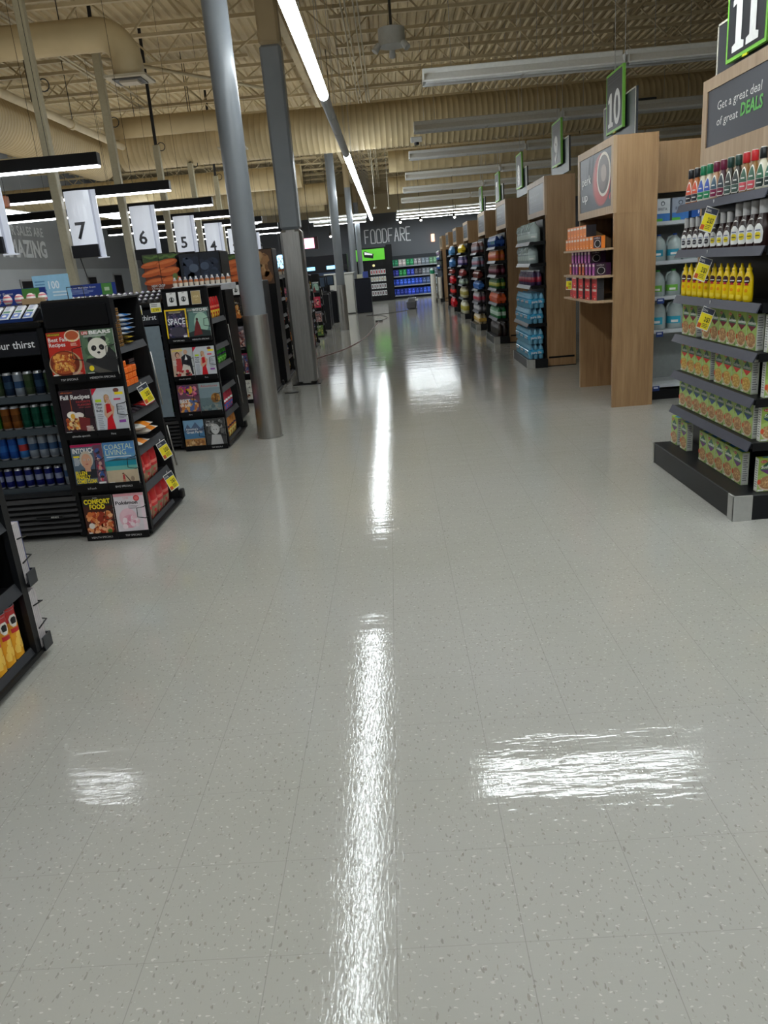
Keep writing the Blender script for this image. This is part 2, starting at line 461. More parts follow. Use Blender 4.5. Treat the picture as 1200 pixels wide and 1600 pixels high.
# conduits under the deck
for i, (x, z) in enumerate(((-.42, 5.12), (-.36, 5.12), (-.24, 5.12), (-.18, 5.12))):
    g = G(); g.cyl((x, 3, z), (x, 38.5, z), .013, C(190, 178, 150), 6)
    tag(g.build('conduit', 'structural'), 'thin tan conduit running along under the joists near the long light strip', 'conduit', 'thin conduits above the aisle')
for i, x in enumerate((-4.9, -4.82, -4.62)):
    g = G(); g.tube([(x, 5, 5.1), (x, 12.5, 5.1), (x, 13, 5.05), (x, 17.4, 5.05)], .018, C(196, 184, 156), 6)
    tag(g.build('conduit', 'structural'), 'tan conduit running under the joists above the checkouts', 'conduit', 'conduits above the checkouts')

# ------------------------------------------------------------------ ducts
DUCT = C(202, 182, 140); DUCT2 = C(190, 170, 130)
def duct_x(x0, x1, y, z, r, pitch=.12, n=24):
    g = G(); vs_ = []; fs = []; cs = []; k = int(abs(x1 - x0) / pitch)
    for i in range(k + 1):
        for sub, rr in ((0, r), (.85, r), (.925, r + .006)):
            for j in range(n):
                t = 2 * PI * j / n; vs_.append((x0 + (x1 - x0) * (i + sub) / (k + 1), y + rr * math.cos(t), z + rr * math.sin(t)))
    m = 3 * (k + 1)
    for i in range(m - 1):
        for j in range(n): fs.append((i * n + j, (i + 1) * n + j, (i + 1) * n + (j + 1) % n, i * n + (j + 1) % n)); cs.append(DUCT2 if i % 3 else DUCT)
    g.add(vs_, fs, cs, True); return g
def rot_xy(g, x, y):      # turn a duct built along X so it runs along Y through (x, y)
    g.v = [(x - (b - 0), y + a, c) for a, b, c in g.v]; return g
def straps(t, pts):
    for (x, y, z, zt) in pts: g = G(); g.cyl((x, y, z), (x, y, zt), .008, C(60, 58, 55), 5); g.build('hanger', 'wire', t)
t = thing('main_duct', 'large round tan spiral duct crossing the whole store below the joists', 'duct', (0, 18, 4.42))
duct_x(-5.6, 15.8, 0, 0, .45).build('duct_tube', 'duct', t)
straps(t, [(x, 0, .44, 1.53) for x in (-4, -1, 2, 5, 8, 11)])
g = G(); g.box(5.0, -.50, -.28, 5.75, -.40, -.02, C(60, 62, 64)); g.box(4.95, -.49, -.32, 5.8, -.42, .02, DUCT); g.build('air_grille', 'duct', t)
t = thing('branch_duct', 'large ribbed round duct running back above the checkouts to join the crossing duct', 'duct', (-6.05, 12.2, 4.22))
rot_xy(duct_x(0, 5.5, 0, 0, .43, .1), 0, 0).build('duct_tube', 'duct', t)
straps(t, [(0, y, .42, 1.73) for y in (.6, 2.6, 4.4)])
def elbow_duct(y, z, xl, xe, r, label):
    t = thing('elbow_duct', label, 'duct', (xe, y, z)); g = G(); L = xe - xl
    pts = [(-L, 0, 0), (-L * .6, 0, 0), (-.34, 0, 0)]
    for i in range(1, 8): a = PI / 2 * i / 7; pts.append((-.34 + .34 * math.sin(a), 0, -.34 + .34 * math.cos(a)))
    pts.append((0, 0, -.52)); g.tube(pts, r, DUCT, 20); g.build('duct_tube', 'duct', t)
    g = G()
    for p in ((-.34, 0, 0), (-.17, 0, -.045), (-.045, 0, -.17), (0, 0, -.36)):
        pass
    g.box(-.27, -.25, -.56, .27, .25, -.53, C(190, 180, 155)); g.box(-.19, -.17, -.575, .19, .17, -.56, C(60, 58, 54)); g.box(-.12, -.1, -.60, .12, .1, -.575, C(196, 184, 160))
    g.build('diffuser', 'duct', t)
    for x in (-.8, -1.9): g = G(); g.cyl((x, 0, r), (x, 0, 5.96 - z), .008, C(60, 58, 55), 5); g.build('hanger', 'wire', t)
    return t
elbow_duct(11.3, 4.72, -11.5, -3.25, .2, 'near round duct over the checkouts turning down into a square ceiling diffuser')
elbow_duct(16.9, 4.62, -5.5, -3.0, .19, 'second round duct over the checkouts turning down to a diffuser beside the round column')
for i, (y, z, xl, xr, r) in enumerate(((24.5, 4.3, -11.5, -2.4, .32), (31.6, 4.4, -11.5, -2.2, .4), (34, 4.3, -11.5, -2.5, .35))):
    fd = tag(duct_x(xl, xr, y, z, r, .25, 16).build('far_duct', 'duct'), ('round tan duct crossing above the checkouts behind the big crossing duct', 'thicker round tan duct farther back above the checkouts', 'farthest round tan duct near the back wall')[i], 'duct')
    for x in (-9.5, -6.4, -3): g = G(); g.cyl((x, y, z + r), (x, y, 5.97), .008, C(60, 58, 55), 5); g.build('hanger', 'wire', fd)
for i, (y, z, r) in enumerate(((25.2, 4.55, .3), (33.0, 4.6, .32))):
    fd = tag(duct_x(.2, 15, y, z, r, .25, 16).build('far_duct', 'duct'), ('round tan duct crossing above the far aisles on the right', 'farthest round duct on the right near the back wall')[i], 'duct')
    for x in (1.5, 6, 11): g = G(); g.cyl((x, y, z + r), (x, y, 5.97), .008, C(60, 58, 55), 5); g.build('hanger', 'wire', fd)
g = G(); g.tube([(-5.28, 7.5, 4.3), (-5.28, 17.0, 4.3)], .065, C(206, 190, 154), 10)
for y in (10.4, 14.4): g.cyl((-5.28, y - .05, 4.3), (-5.28, y + .05, 4.3), .085, C(206, 190, 154), 12)
tag(g.build('sprinkler_main', 'structural'), 'long tan pipe with couplings running back above the checkouts', 'pipe')
for i, (x0, y0, x1, y1, z) in enumerate(((-4.4, 13, -1.9, 16.5, 4.95), (-3.4, 8.5, -1.6, 8.5, 5.0), (-7.5, 20, -2, 20.5, 4.6))):
    g = G(); g.tube([(x0, y0, z), ((x0 + x1) / 2, (y0 + y1) / 2, z), (x1, y1, z)], .03, C(180, 164, 130), 8); tag(g.build('branch_pipe', 'structural'), ('slanting tan pipe in front of the big duct', 'short tan pipe just left of the near round column', 'tan pipe behind the big duct on the left')[i], 'pipe')

# ------------------------------------------------------------------ columns
def round_column(y, zs, top_tan, label):
    t = thing('round_column', label, 'column', (-1.335, y, 0))
    g = G(); g.cyl((0, 0, 0), (0, 0, zs), .122, WHITE, 40); g.cyl((0, 0, 0), (0, 0, .012), .13, WHITE, 40); g.build('steel_sleeve', 'steel', t)
    g = G(); g.cyl((0, 0, zs), (0, 0, 4.37 if top_tan else 5.16), .112, WHITE, 40); g.build('painted_shaft', 'greypaint', t)
    if top_tan: g = G(); g.cyl((0, 0, 4.37), (0, 0, 5.16), .112, WHITE, 32); g.build('upper_shaft', 'tanpaint', t)
round_column(7.52, 1.2, False, 'nearest round grey column with a steel sleeve round its foot')
round_column(21.0, 1.17, True, 'round grey column between the square column and the white counter')
round_column(29.75, 1.17, True, 'distant round grey column behind the white counter, tan at its top')
round_column(36.6, 1.17, True, 'farthest round grey column near the back wall')
t = thing('square_column', 'square grey column with a brushed steel sleeve, tan near the roof', 'column', (-1.328, 11.2, 0))
g = G(); g.box(-.15, -.15, .01, .15, .15, 2.13, WHITE, .035)
g.box(-.06, -.156, .02, .06, -.15, 2.12, WHITE); g.build('steel_sleeve', 'steel', t)
g = G(); g.box(-.20, -.20, 0, .20, .20, .01, C(40, 40, 42)); g.build('base_plate', 'enamel', t)
g = G(); g.box(-.138, -.138, 2.13, .138, .138, 4.37, WHITE, .03); g.build('painted_shaft', 'greypaint', t)
g = G(); g.box(-.138, -.138, 4.37, .138, .138, 5.16, WHITE, .03); g.build('upper_shaft', 'tanpaint', t)
g = G(); g.box(-.09, -.05, 0, .09, .05, .006, C(60, 60, 60)); g.cyl((-.05, 0, .006), (-.05, 0, .009), .012, GREY); tag(g.build('floor_plate', 'enamel', loc=(-1.47, 10.35, 0)), 'small dark metal plate set on the floor in front of the square column', 'floor plate')

# ------------------------------------------------------------------ long light strip over the aisle
FX = C(232, 233, 230)
def strip_segment(lit, label, group, hz=2.52):
    t = thing('strip_light', label, 'ceiling light', group=group)
    g = G(); g.box(-.03, 0, .095, .03, 2.42, .13, FX, .008); g.box(-.02, 1.19, .0, .02, 1.23, .10, FX)
    g.build('housing', 'fixture', t)
    g = G()
    for (a, b) in ((.02, 1.2), (1.22, 2.40)): g.cyl((0, a, .035), (0, b, .035), .06, C(220, 223, 225), 16)
    g.build('lens', 'tube' if lit else 'fixture', t)
    for y in (.2, 2.2): g = G(); g.cyl((0, y, .1), (0, y, hz), .004, C(150, 150, 150), 4); g.build('hanger', 'wire', t)
    return Row(t)
s_lit = strip_segment(True, 'lit length of the long white light strip near the camera, before the dark gap', 'near lit lengths of the long light strip')
s_dark = strip_segment(False, 'unlit length in the dark gap of the long light strip', 'unlit lengths of the long light strip')
for i in range(16):
    y = -4.80 + i * 2.44; sl = (-.62, y, 3.45)
    if y > 9.5 and y < 13.5: s_dark.put(sl)
    elif y < 9.5: s_lit.put(sl)
    else: s_lit.put(sl, label='lit length of the long white light strip beyond the dark gap', group='far lit lengths of the long light strip')

# ------------------------------------------------------------------ cross fixtures over the aisle mouths
def cross_fixture(lit, label, group):
    t = thing('cross_light', label, 'ceiling light', group=group)
    g = G(); g.box(0, -.055, .10, 2.40, .055, .18, FX, .01)
    g.add([(0, -.14, .03), (2.4, -.14, .03), (2.4, -.06, .12), (0, -.06, .12)], [(0, 1, 2, 3)], FX)
    g.add([(0, .14, .03), (2.4, .14, .03), (2.4, .06, .12), (0, .06, .12)], [(3, 2, 1, 0)], FX)
    g.box(0, -.145, .015, 2.4, -.138, .035, FX); g.box(0, .138, .015, 2.4, .145, .035, FX); g.box(0, -.14, .03, .012, .14, .12, FX); g.box(2.388, -.14, .03, 2.4, .14, .12, FX)
    g.build('housing', 'fixture', t)
    g = G()
    for y in (-.075, .075):
        for a, b in ((.03, 1.18), (1.22, 2.37)): g.cyl((a, y, .035), (b, y, .035), .032, C(240, 241, 240), 12)
    g.box(1.18, -.11, .01, 1.22, .11, .06, FX)
    g.build('lens', 'tube' if lit else 'fixture', t)
    for x in (.35, 2.05): g = G(); g.cyl((x, 0, .18), (x, 0, 2.45), .004, C(150, 150, 150), 4); g.build('hanger', 'wire', t)
    return Row(t)
cl = cross_fixture(True, 'lit white twin-tube light over the near aisle mouths, out of the top of the photo', 'lit near cross lights')
cd = cross_fixture(False, 'unlit white twin-tube light', 'unlit cross lights')
names = ['nearest row, above the aisle ten sign', 'second row, in front of the big duct', 'third row, just behind the big duct', 'fourth row behind the big duct', 'fifth row behind the big duct', 'sixth row behind the big duct']
for y in (-3.8, -.3, 3.2, 6.65):
    for k in range(2): cl.put((.57 + k * 2.44, y, 3.58)) if (k == 0 or y != 6.65) else cd.put((3.01, 6.65, 3.58), label='unlit white twin-tube light to the right of the lit one, outside the photo', group='unlit cross lights outside the photo')
for i, y in enumerate((10.34, 13.85, 17.2, 21.0, 24.7, 28.5)):
    for k in range(3 if i < 3 else 2):
        cd.put((.57 + k * 2.44, y, 3.58), label='unlit white twin-tube light of the ' + names[i], group='unlit cross lights row %s' % names[i].split()[0])
for i, y in enumerate((33.4, 35.4, 37.3)):
    for k in range(2): cl.put((.45 + k * 2.44, y, 3.52), label='lit white light of the three glowing rows before the back wall', group='lit cross lights before the back wall')
for i, (x, y) in enumerate(((-3.2, 33.5), (-3.3, 36.5))): cl.put((x, y, 3.52), label='lit white light above the green kiosk left of the glowing rows', group='lit lights above the green kiosk')
s_low = strip_segment(True, 'x', 'x', 2.93)
# strips parallel to the aisle, left of the square column and far left
for i, (x, y) in enumerate(((-4.1, 25.0), (-4.1, 27.5), (-5.4, 25.0), (-9.0, 15.5), (-9.0, 18.1), (-7.6, 20.6), (-7.6, 23.1))):
    (s_low if i < 3 else s_lit).put((x, y, 3.05 if i < 3 else 3.45), label=['lit strip light just right of the square column top', 'lit strip light hanging over the far checkouts on the left'][0 if i < 2 else 1], group=['lit strips beside the square column', 'lit strips over the far checkouts'][0 if i < 2 else 1])

# ------------------------------------------------------------------ checkout pendants
def pendant():
    t = thing('pendant_light', 'x', 'pendant light')
    g = G(); g.box(-3.6, -.05, .012, 0, .05, .13, BLACK, .004); g.build('housing', 'enamel', t)
    g = G(); g.box(-3.58, -.042, -.006, -.012, .042, .012, WHITE); g.build('diffuser', 'pend', t)
    g = G(); g.face([(-3.55, -.035, .1302), (-.05, -.035, .1302), (-.05, .035, .1302), (-3.55, .035, .1302)], WHITE); g.build('uplight_diffuser', 'uplight', t)
    for x in (-.5, -1.7, -2.55): g = G(); g.cyl((x, 0, .13), (x, 0, 3.21), .003, BLACK, 4); g.build('cable', 'wire', t)
    return Row(t)
pr = pendant()
for i, y in enumerate((.8, 3.3, 5.75, 8.35, 10.95, 13.5, 16.1, 18.6, 21.2, 23.8)):
    lb = 'black pendant light glowing white underneath, %s' % (['over the checkouts behind the camera', 'over the checkout beside the camera', 'outside the photo above the can cooler', 'nearest one at the left edge', 'second one, before the sign seven', 'third one, before the sign six', 'fourth one, before the sign five', 'fifth one, before the sign four', 'sixth one, behind the sign four', 'last one, far behind the signs'][i])
    pr.put((-2.85 if i > 2 else -2.65, y, 2.74), label=lb, group='pendant lights over the checkouts')

# ------------------------------------------------------------------ lane poles and number signs
CREAM = C(196, 190, 168)
for i, (num, y) in enumerate((('8', 7.8), ('7', 10.3), ('6', 12.8), ('5', 15.3), ('4', 17.8), ('3', 20.3), ('2', 22.8))):
    word = dict(zip('8765432', ('eight', 'seven', 'six', 'five', 'four', 'three', 'two')))[num]
    t = thing('service_pole', 'cream square service pole standing beside the lane sign reading %s' % word, 'pole', (-4.13, y, 0))
    g = G(); g.box(-.055, -.055, 0, .055, .055, 4.0 if i > 2 else 5.2, CREAM, .008); g.build('pole_body', 'enamel', t)
    g = G(); g.cyl((0, 0, 4.0 if i > 2 else 5.2), (0.03, 0, 3.98 + .03 if y == 17.8 else 5.93), .03, C(60, 60, 62), 8); g.build('conduit', 'enamel', t); g = G(); g.tube([(.08 + .07 * math.cos(a * PI / 6), .06, 3.98 + .07 * math.sin(a * PI / 6)) for a in range(12)], .008, C(70, 70, 72), 5, True); g.build('cable_loop', 'enamel', t)
    t = thing('lane_sign', 'white backlit checkout lane sign with a black numeral %s' % word, 'lane sign', (-4.0, y - .1, 1.96))
    g = G(); n = 10; vs_ = []
    for z in (.15, .79):
        for k in range(n + 1): a = k / n; vs_.append((a * .32, -.02 - .05 * math.sin(PI * a), z))
        vs_ += [(.32, .05, z), (0, .05, z)]
    m = n + 3; W = C(216, 222, 232)
    g.add(vs_, [(k, (k + 1) % m, m + (k + 1) % m, m + k) for k in range(m)] + [tuple(range(m))[::-1], tuple(m + k for k in range(m))], W)
    cdv = Card(g, (0, -.075, .15), (.32, 0, 0), (0, 0, .64), .0006)
    cdv.text(num, .5, .12, .30, C(14, 16, 20), al='c', bold=.02)
    g.build('sign_face', 'backlit', t)
    g = G(); g.box(-.01, -.075, 0, .33, .06, .15, C(24, 27, 36), .004); g.build('black_base', 'enamel', t)
    g = G(); g.box(.345, -.03, -.01, .40, -.01, .79, C(200, 206, 218)); g.box(.32, -.03, .0, .35, .03, .79, C(170, 176, 190)); g.box(.3, -.05, -.02, .42, .04, -.008, C(200, 205, 215)); g.build('side_bracket', 'backlit', t)
    if i < 5:
        g = G(); g.tube([(.05, 0, .0), (.13, 0, -.45), (.14, 0, -.8)], .006, BLACK, 5); g.build('sign_cable', 'wire', t)
g = G(); g.box(-.05, -.04, -.09, .05, .04, .04, C(176, 96, 40), .01); g.cyl((-.03, 0, .04), (-.03, 0, 3.2), .003, BLACK, 4); g.cyl((.03, 0, .04), (.03, 0, 3.2), .003, BLACK, 4)
tag(g.build('hanging_outlet_box', 'plastic', loc=(-4.35, 9.3, 2.62)), 'small orange outlet box hanging on two cords left of sign seven', 'outlet box')

# ceiling devices
t = thing('drum_device', 'round white drum with three little lamps hanging on a rod from the roof', 'ceiling device', (.27, 12.2, 4.48))
g = G(); g.cyl((0, 0, 0), (0, 0, .22), .19, C(196, 196, 190), 28); g.build('drum', 'fixture', t)
g = G(); g.cyl((0, 0, .22), (0, 0, 1.4), .02, C(70, 68, 64), 8); g.box(-.04, -.03, .75, .04, .03, .85, C(150, 148, 140)); g.build('rod', 'wire', t)
for a in (200, 320, 90):
    x, y_ = .2 * math.cos(math.radians(a)), .2 * math.sin(math.radians(a)); g = G(); g.cyl((x, y_, .02), (x * 1.35, y_ * 1.35, -.07), .04, C(205, 205, 200), 10, .05); g.build('lamp_head', 'fixture', t)
for i, (x, y, z, L) in enumerate(((-.25, 20, 2.95, 3.01), (.1, 22, 3.05, 2.91))):
    g = G(); g.cyl((x, y, z), (x, y, z + L), .006, C(200, 196, 180), 5); g.cyl((x, y, z - .04), (x, y, z), .04, C(215, 212, 200), 10)
    tag(g.build('pendant_sensor', 'fixture'), ('thin white rod with a small sensor hanging over the far aisle, left one', 'thin white rod with a small sensor hanging over the far aisle, right one')[i], 'sensor')
g = G(); g.box(-.12, -.05, 0, .12, .05, .1, C(200, 200, 196), .01); g.cyl((0, 0, -.05), (0, 0, 0), .05, C(30, 30, 30), 10)
tag(g.build('camera_dome', 'fixture', loc=(.75, 17.3, 3.93)), 'small white camera dome hanging under the big crossing duct', 'camera')
for i, (x, y, z) in enumerate(((.5, 30.2, 3.15), (1.3, 31, 3.2), (2.5, 30, 3.15), (-3.7, 30, 2.8), (-5.2, 29, 2.75), (-6, 29.4, 2.7), (-2.2, 31, 2.9))):
    t = thing('track_spotlight', 'small black track spotlight hanging before the back wall', 'spotlight', (x, y, z), group='black track spotlights')
    g = G(); g.cyl((0, 0, 0), (.02, -.13, -.1), .05, BLACK, 10, .06); g.cyl((0, .03, .03), (0, .03, 5.96 - z), .008, BLACK, 5); g.build('spot_body', 'enamel', t)
    g = G(); g.cyl((.0201, -.131, -.101), (.021, -.136, -.104), .04, WHITE, 10); g.build('spot_lens', 'spot', t)

# ------------------------------------------------------------------ magazine covers
MW, MH = .2, .272
SK = C(214, 168, 140)
FOOD = [C(196, 96, 40), C(226, 150, 60), C(150, 60, 30), C(240, 190, 110), C(180, 70, 30)]
def face_art(c, u, v, r, hair, skin=SK, suit=C(40, 42, 50)):
    c.poly([(u - r * 2.1, v - r * 2.1), (u + r * 2.1, v - r * 2.1), (u + r * 1.2, v - r * 1.05), (u - r * 1.2, v - r * 1.05)], suit)
    c.poly([(u - r * .45, v - r * 1.3), (u + r * .45, v - r * 1.3), (u + r * .4, v - r * .5), (u - r * .4, v - r * .5)], skin)
    c.ell(u, v + r * .12, r * 1.08, r * .98, hair); c.ell(u, v - .02, r * .82, r * .92, skin, 22)
    for sg in (-1, 1):
        c.ell(u + sg * r * .34, v + r * .08, r * .16, r * .07, WHITE, 10); c.k -= 1
        c.ell(u + sg * r * .34, v + r * .08, r * .07, r * .07, C(40, 50, 60), 8, c.k + 1); c.rect(u + sg * r * .34 - r * .2, v + r * .2, u + sg * r * .34 + r * .2, v + r * .24, hair); 
    c.k += 1
    c.poly([(u - r * .07, v - r * .22), (u + r * .1, v - r * .22), (u, v + r * .06)], C(190, 140, 115)); c.ell(u, v - r * .42, r * .26, r * .06, C(170, 80, 76), 10)
def woman_red(c, u0, s=1.0):
    c.ell(u0 - .03, .78 * s, .085, .075, C(190, 150, 96)); c.ell(u0 - .075, .72 * s, .04, .06, C(180, 138, 84))
    c.poly([(u0 - .02, .62), (u0 + .03, .62), (u0 + .03, .72), (u0 - .03, .72)], SK); c.ell(u0 - .02, .77, .055, .062, SK)
    c.ell(u0 - .035, .785, .01, .006, C(50, 40, 40), 8); c.ell(u0 + .005, .785, .01, .006, C(50, 40, 40), 8); c.ell(u0 - .015, .745, .018, .006, C(190, 60, 60), 8)
    red = C(206, 22, 34)
    c.poly([(u0 - .12, .62), (u0 - .02, .66), (u0 - .09, .30), (u0 - .17, .40)], SK); c.poly([(u0 + .1, .62), (u0 + .18, .56), (u0 + .1, .34), (u0 + .04, .4)], SK)
    c.poly([(u0 - .08, .64), (u0 + .06, .64), (u0 + .10, .55), (u0 + .08, .32), (u0 + .14, .02), (u0 - .15, .02), (u0 - .09, .34)], red)
    c.poly([(u0 - .17, .40), (u0 - .1, .30), (u0 + .12, .44), (u0 + .1, .48)], SK); c.poly([(u0 + .08, .46), (u0 + .13, .5), (u0 + .07, .74), (u0 + .04, .72)], SK)
def cover(kind):
    g = G(); g.box(-MW / 2, 0, 0, MW / 2, .006, MH, C(226, 224, 218)); c = Card(g, (-MW / 2, 0, 0), (MW, 0, 0), (0, 0, MH)); r = random.Random(kind)
    F = lambda col: c.rect(0, 0, 1, 1, col)
    Y = C(250, 226, 40)
    if kind == 'fall_red':
        F(C(196, 44, 30)); c.ell(.78, .9, .24, .13, C(240, 220, 190)); c.ell(.78, .91, .2, .1, C(190, 90, 50)); c.rect(.02, .92, .42, .985, C(120, 90, 20)); c.text('allrecipes', .04, .935, .035, Y, w=.36)
        c.text('Best Fall', .04, .80, .085, WHITE, w=.56, bold=.02); c.text('Recipes', .04, .69, .085, WHITE, w=.5, bold=.02); c.text('78', .72, .77, .05, Y); c.lines(.7, .68, .92, .75, 3, C(250, 220, 200), r)
        c.ell(.45, .30, .5, .30, C(200, 170, 130), 26); c.ell(.43, .32, .45, .28, C(120, 44, 24), 26)
        for cu, cv in ((.42, .42), (.4, .24)): c.ell(cu, cv, .36, .15, C(176, 80, 40), 22); c.blobs(cu - .34, cv - .13, cu + .34, cv + .13, FOOD + [C(236, 170, 80)], 80, .06, lambda a, b, cu=cu, cv=cv: ((a - cu) / .34) ** 2 + ((b - cv) / .13) ** 2 < 1, r)
        c.rect(.03, .03, .18, .09, WHITE); c.lines(.62, .04, .95, .12, 3, C(240, 200, 180), r)
    elif kind == 'bears':
        F(C(92, 118, 92)); c.blobs(0, 0, 1, 1, [C(110, 140, 100), C(70, 96, 70), C(130, 158, 120)], 50, .16, None, r)
        c.rect(.04, .90, .24, .975, C(206, 30, 40)); c.text('LIFE', .06, .91, .052, WHITE, w=.17, bold=.03); c.text('BEARS', .28, .905, .07, WHITE, w=.66, bold=.05); c.lines(.1, .84, .95, .885, 2, C(220, 225, 215), r)
        c.poly([(.3, .05), (1, .02), (1, .45), (.82, .62), (.5, .4), (.1, .38), (.02, .28)], C(38, 38, 40)); c.ell(.68, .26, .34, .3, C(42, 42, 44), 26)
        c.poly([(0, .34), (.55, .14), (.9, .04), (.7, .0), (0, .16)], C(90, 86, 78))
        for cu in (.3, .68): c.ell(cu, .78, .085, .07, C(30, 30, 32))
        c.ell(.48, .60, .30, .22, C(232, 228, 214), 30); c.ell(.48, .52, .22, .15, C(238, 234, 222), 24)
        c.ell(.36, .60, .085, .058, C(32, 32, 34), rot=.9); c.ell(.60, .61, .085, .058, C(32, 32, 34), rot=-.9)
        for cu in (.385, .585): c.ell(cu, .605, .016, .013, C(160, 140, 120), 8)
        c.ell(.49, .50, .05, .025, C(30, 30, 30)); c.rect(.484, .45, .496, .49, C(60, 56, 54)); c.ell(.2, .17, .075, .06, Y); c.rect(.06, .03, .26, .075, WHITE)
    elif kind == 'fall_dark':
        F(C(52, 34, 42)); c.text('allrecipes', .06, .94, .03, C(230, 110, 40), w=.36); c.text('Fall Recipes', .03, .80, .095, WHITE, w=.92, bold=.03)
        c.text('FAVORITE', .5, .71, .045, C(220, 70, 70), w=.44); c.text('FLAVORS', .54, .64, .045, C(220, 70, 70), w=.4); c.text('OF THE SEASON', .56, .59, .025, C(220, 90, 90), w=.36)
        c.rect(.315, .5, .335, .8, C(190, 90, 40)); c.blobs(.05, .08, .8, .42, FOOD + [C(240, 210, 150), C(120, 50, 30)], 110, .08, None, r)
        c.ell(.3, .45, .15, .08, C(245, 238, 226)); c.ell(.52, .43, .16, .07, C(238, 228, 218)); c.ell(.33, .42, .07, .06, C(236, 180, 60)); c.poly([(.5, .1), (.8, .05), (.85, .35), (.5, .4)], C(120, 44, 44)); c.rect(.05, .02, .22, .07, WHITE)
        c.lines(.7, .05, .95, .18, 4, C(240, 230, 220), r)
    elif kind == 'red_dress':
        F(C(206, 210, 216)); c.poly([(0, .84), (0, 1), (.17, 1)], C(214, 30, 60)); c.ell(.76, .93, .09, .05, C(120, 70, 60)); c.rect(.7, .83, .96, .89, Y); c.rect(.65, .71, .86, .75, C(220, 60, 100))
        c.rect(.07, .69, .26, .75, C(190, 220, 40))
        for i, w_ in enumerate(('Flatten', 'Your', 'Belly')): c.text(w_, .06, .62 - i * .075, .05, C(30, 34, 60), w=.2, bold=.02)
        c.lines(.07, .05, .26, .42, 9, C(150, 156, 168), r); c.text('REAL', .72, .54, .04, C(40, 50, 80)); c.text('BODY', .74, .48, .04, C(40, 50, 80)); c.rect(.72, .2, .93, .26, C(150, 80, 170)); c.lines(.72, .28, .95, .44, 5, C(150, 156, 168), r)
        woman_red(c, .46)
    elif kind == 'clean':
        F(C(86, 104, 120)); c.rect(0, .94, 1, 1, C(190, 30, 90)); c.text('INTOUCH', .05, .80, .11, WHITE, w=.7, bold=.03); c.rect(.05, .70, .24, .74, Y); c.lines(.05, .50, .24, .69, 6, C(220, 225, 230), r)
        face_art(c, .45, .62, .2, C(196, 186, 168), C(206, 156, 128))
        c.rect(.72, .03, 1, .97, C(110, 70, 90)); c.blobs(.72, .05, 1, .95, [C(200, 160, 150), C(60, 90, 150), C(190, 50, 70), C(40, 40, 50)], 30, .1, None, r)
        c.rect(0, 0, .7, .08, C(30, 36, 46))
        for i, w_ in enumerate(('ELLEN', 'FINALLY', 'COMES CLEAN')): c.text(w_, .04, .29 - i * .10, .085, Y, w=(.36, .46, .64)[i], bold=.03)
        c.rect(.74, .02, .97, .1, WHITE)
    elif kind == 'coastal':
        F(C(96, 150, 190)); c.rect(0, 0, 1, .34, C(196, 178, 150)); c.rect(0, .34, 1, .44, C(110, 180, 170)); c.rect(0, .44, 1, .56, C(30, 140, 160)); c.poly([(0, .56), (.4, .62), (.8, .585), (1, .6), (1, .56)], C(60, 90, 100)); c.rect(0, .72, 1, 1, C(86, 140, 196))
        c.text('COASTAL', .04, .83, .12, C(220, 232, 190), w=.9); c.text('LIVING', .06, .70, .12, C(220, 232, 190), w=.66); c.lines(.08, .63, .9, .67, 1, WHITE, r)
        c.ell(.52, .25, .03, .022, C(80, 50, 40)); c.poly([(.48, .04), (.58, .04), (.56, .24), (.5, .24)], C(190, 130, 100)); c.poly([(.5, .12), (.56, .12), (.56, .22), (.5, .22)], C(180, 50, 60)); c.ell(.66, .13, .015, .14, C(60, 40, 40), rot=.6); c.ell(.8, .12, .06, .06, C(150, 130, 110)); c.rect(.05, .02, .22, .07, WHITE)
    elif kind == 'comfort':
        F(C(70, 34, 26)); c.rect(0, .74, 1, 1, C(40, 36, 34)); c.text('delish', .36, .93, .035, WHITE); c.text('COMFORT', .05, .80, .11, Y, w=.88, bold=.04); c.text('FOOD', .22, .67, .11, Y, w=.52, bold=.04)
        c.blobs(0, 0, 1, .65, [C(220, 120, 60), C(240, 160, 100), C(190, 70, 40), C(150, 50, 30), C(250, 190, 140)], 150, .12, None, r); c.ell(.2, .25, .1, .075, C(236, 228, 220)); c.ell(.78, .1, .08, .05, C(90, 120, 50)); c.rect(.06, .02, .18, .09, WHITE)
    elif kind == 'pink':
        F(C(226, 218, 222)); c.rect(0, .93, 1, 1, C(236, 170, 180)); c.rect(.88, 0, 1, .93, C(238, 216, 224)); c.ell(.76, .87, .1, .075, C(216, 50, 56)); c.ell(.76, .87, .07, .05, C(236, 120, 120)); c.text('TIME', .3, .86, .05, C(230, 150, 160), w=.2); c.text('Pokémon', .04, .73, .085, C(40, 30, 40), w=.74, bold=.03)
        c.lines(.45, .6, .8, .69, 3, C(150, 130, 140), r); c.ell(.4, .38, .3, .25, C(236, 196, 206), 26); c.ell(.45, .3, .22, .17, C(232, 168, 184), 24); c.blobs(.15, .1, .8, .5, [C(240, 200, 210), C(226, 150, 170), C(244, 226, 230)], 26, .1, None, r)
    elif kind == 'space':
        F(C(244, 206, 24)); c.rect(.06, .05, .94, .95, C(40, 34, 52)); c.blobs(.06, .05, .94, .95, [C(70, 60, 96), C(110, 90, 120), C(36, 40, 76), C(150, 130, 160)], 60, .12, None, r); c.ell(.5, .26, .36, .16, C(70, 66, 80)); c.text('SPACE', .1, .50, .2, C(236, 238, 245), w=.8, bold=.02); c.lines(.2, .86, .85, .92, 2, C(200, 190, 150), r); c.rect(.75, .07, .92, .13, WHITE)
    elif kind == 'witches':
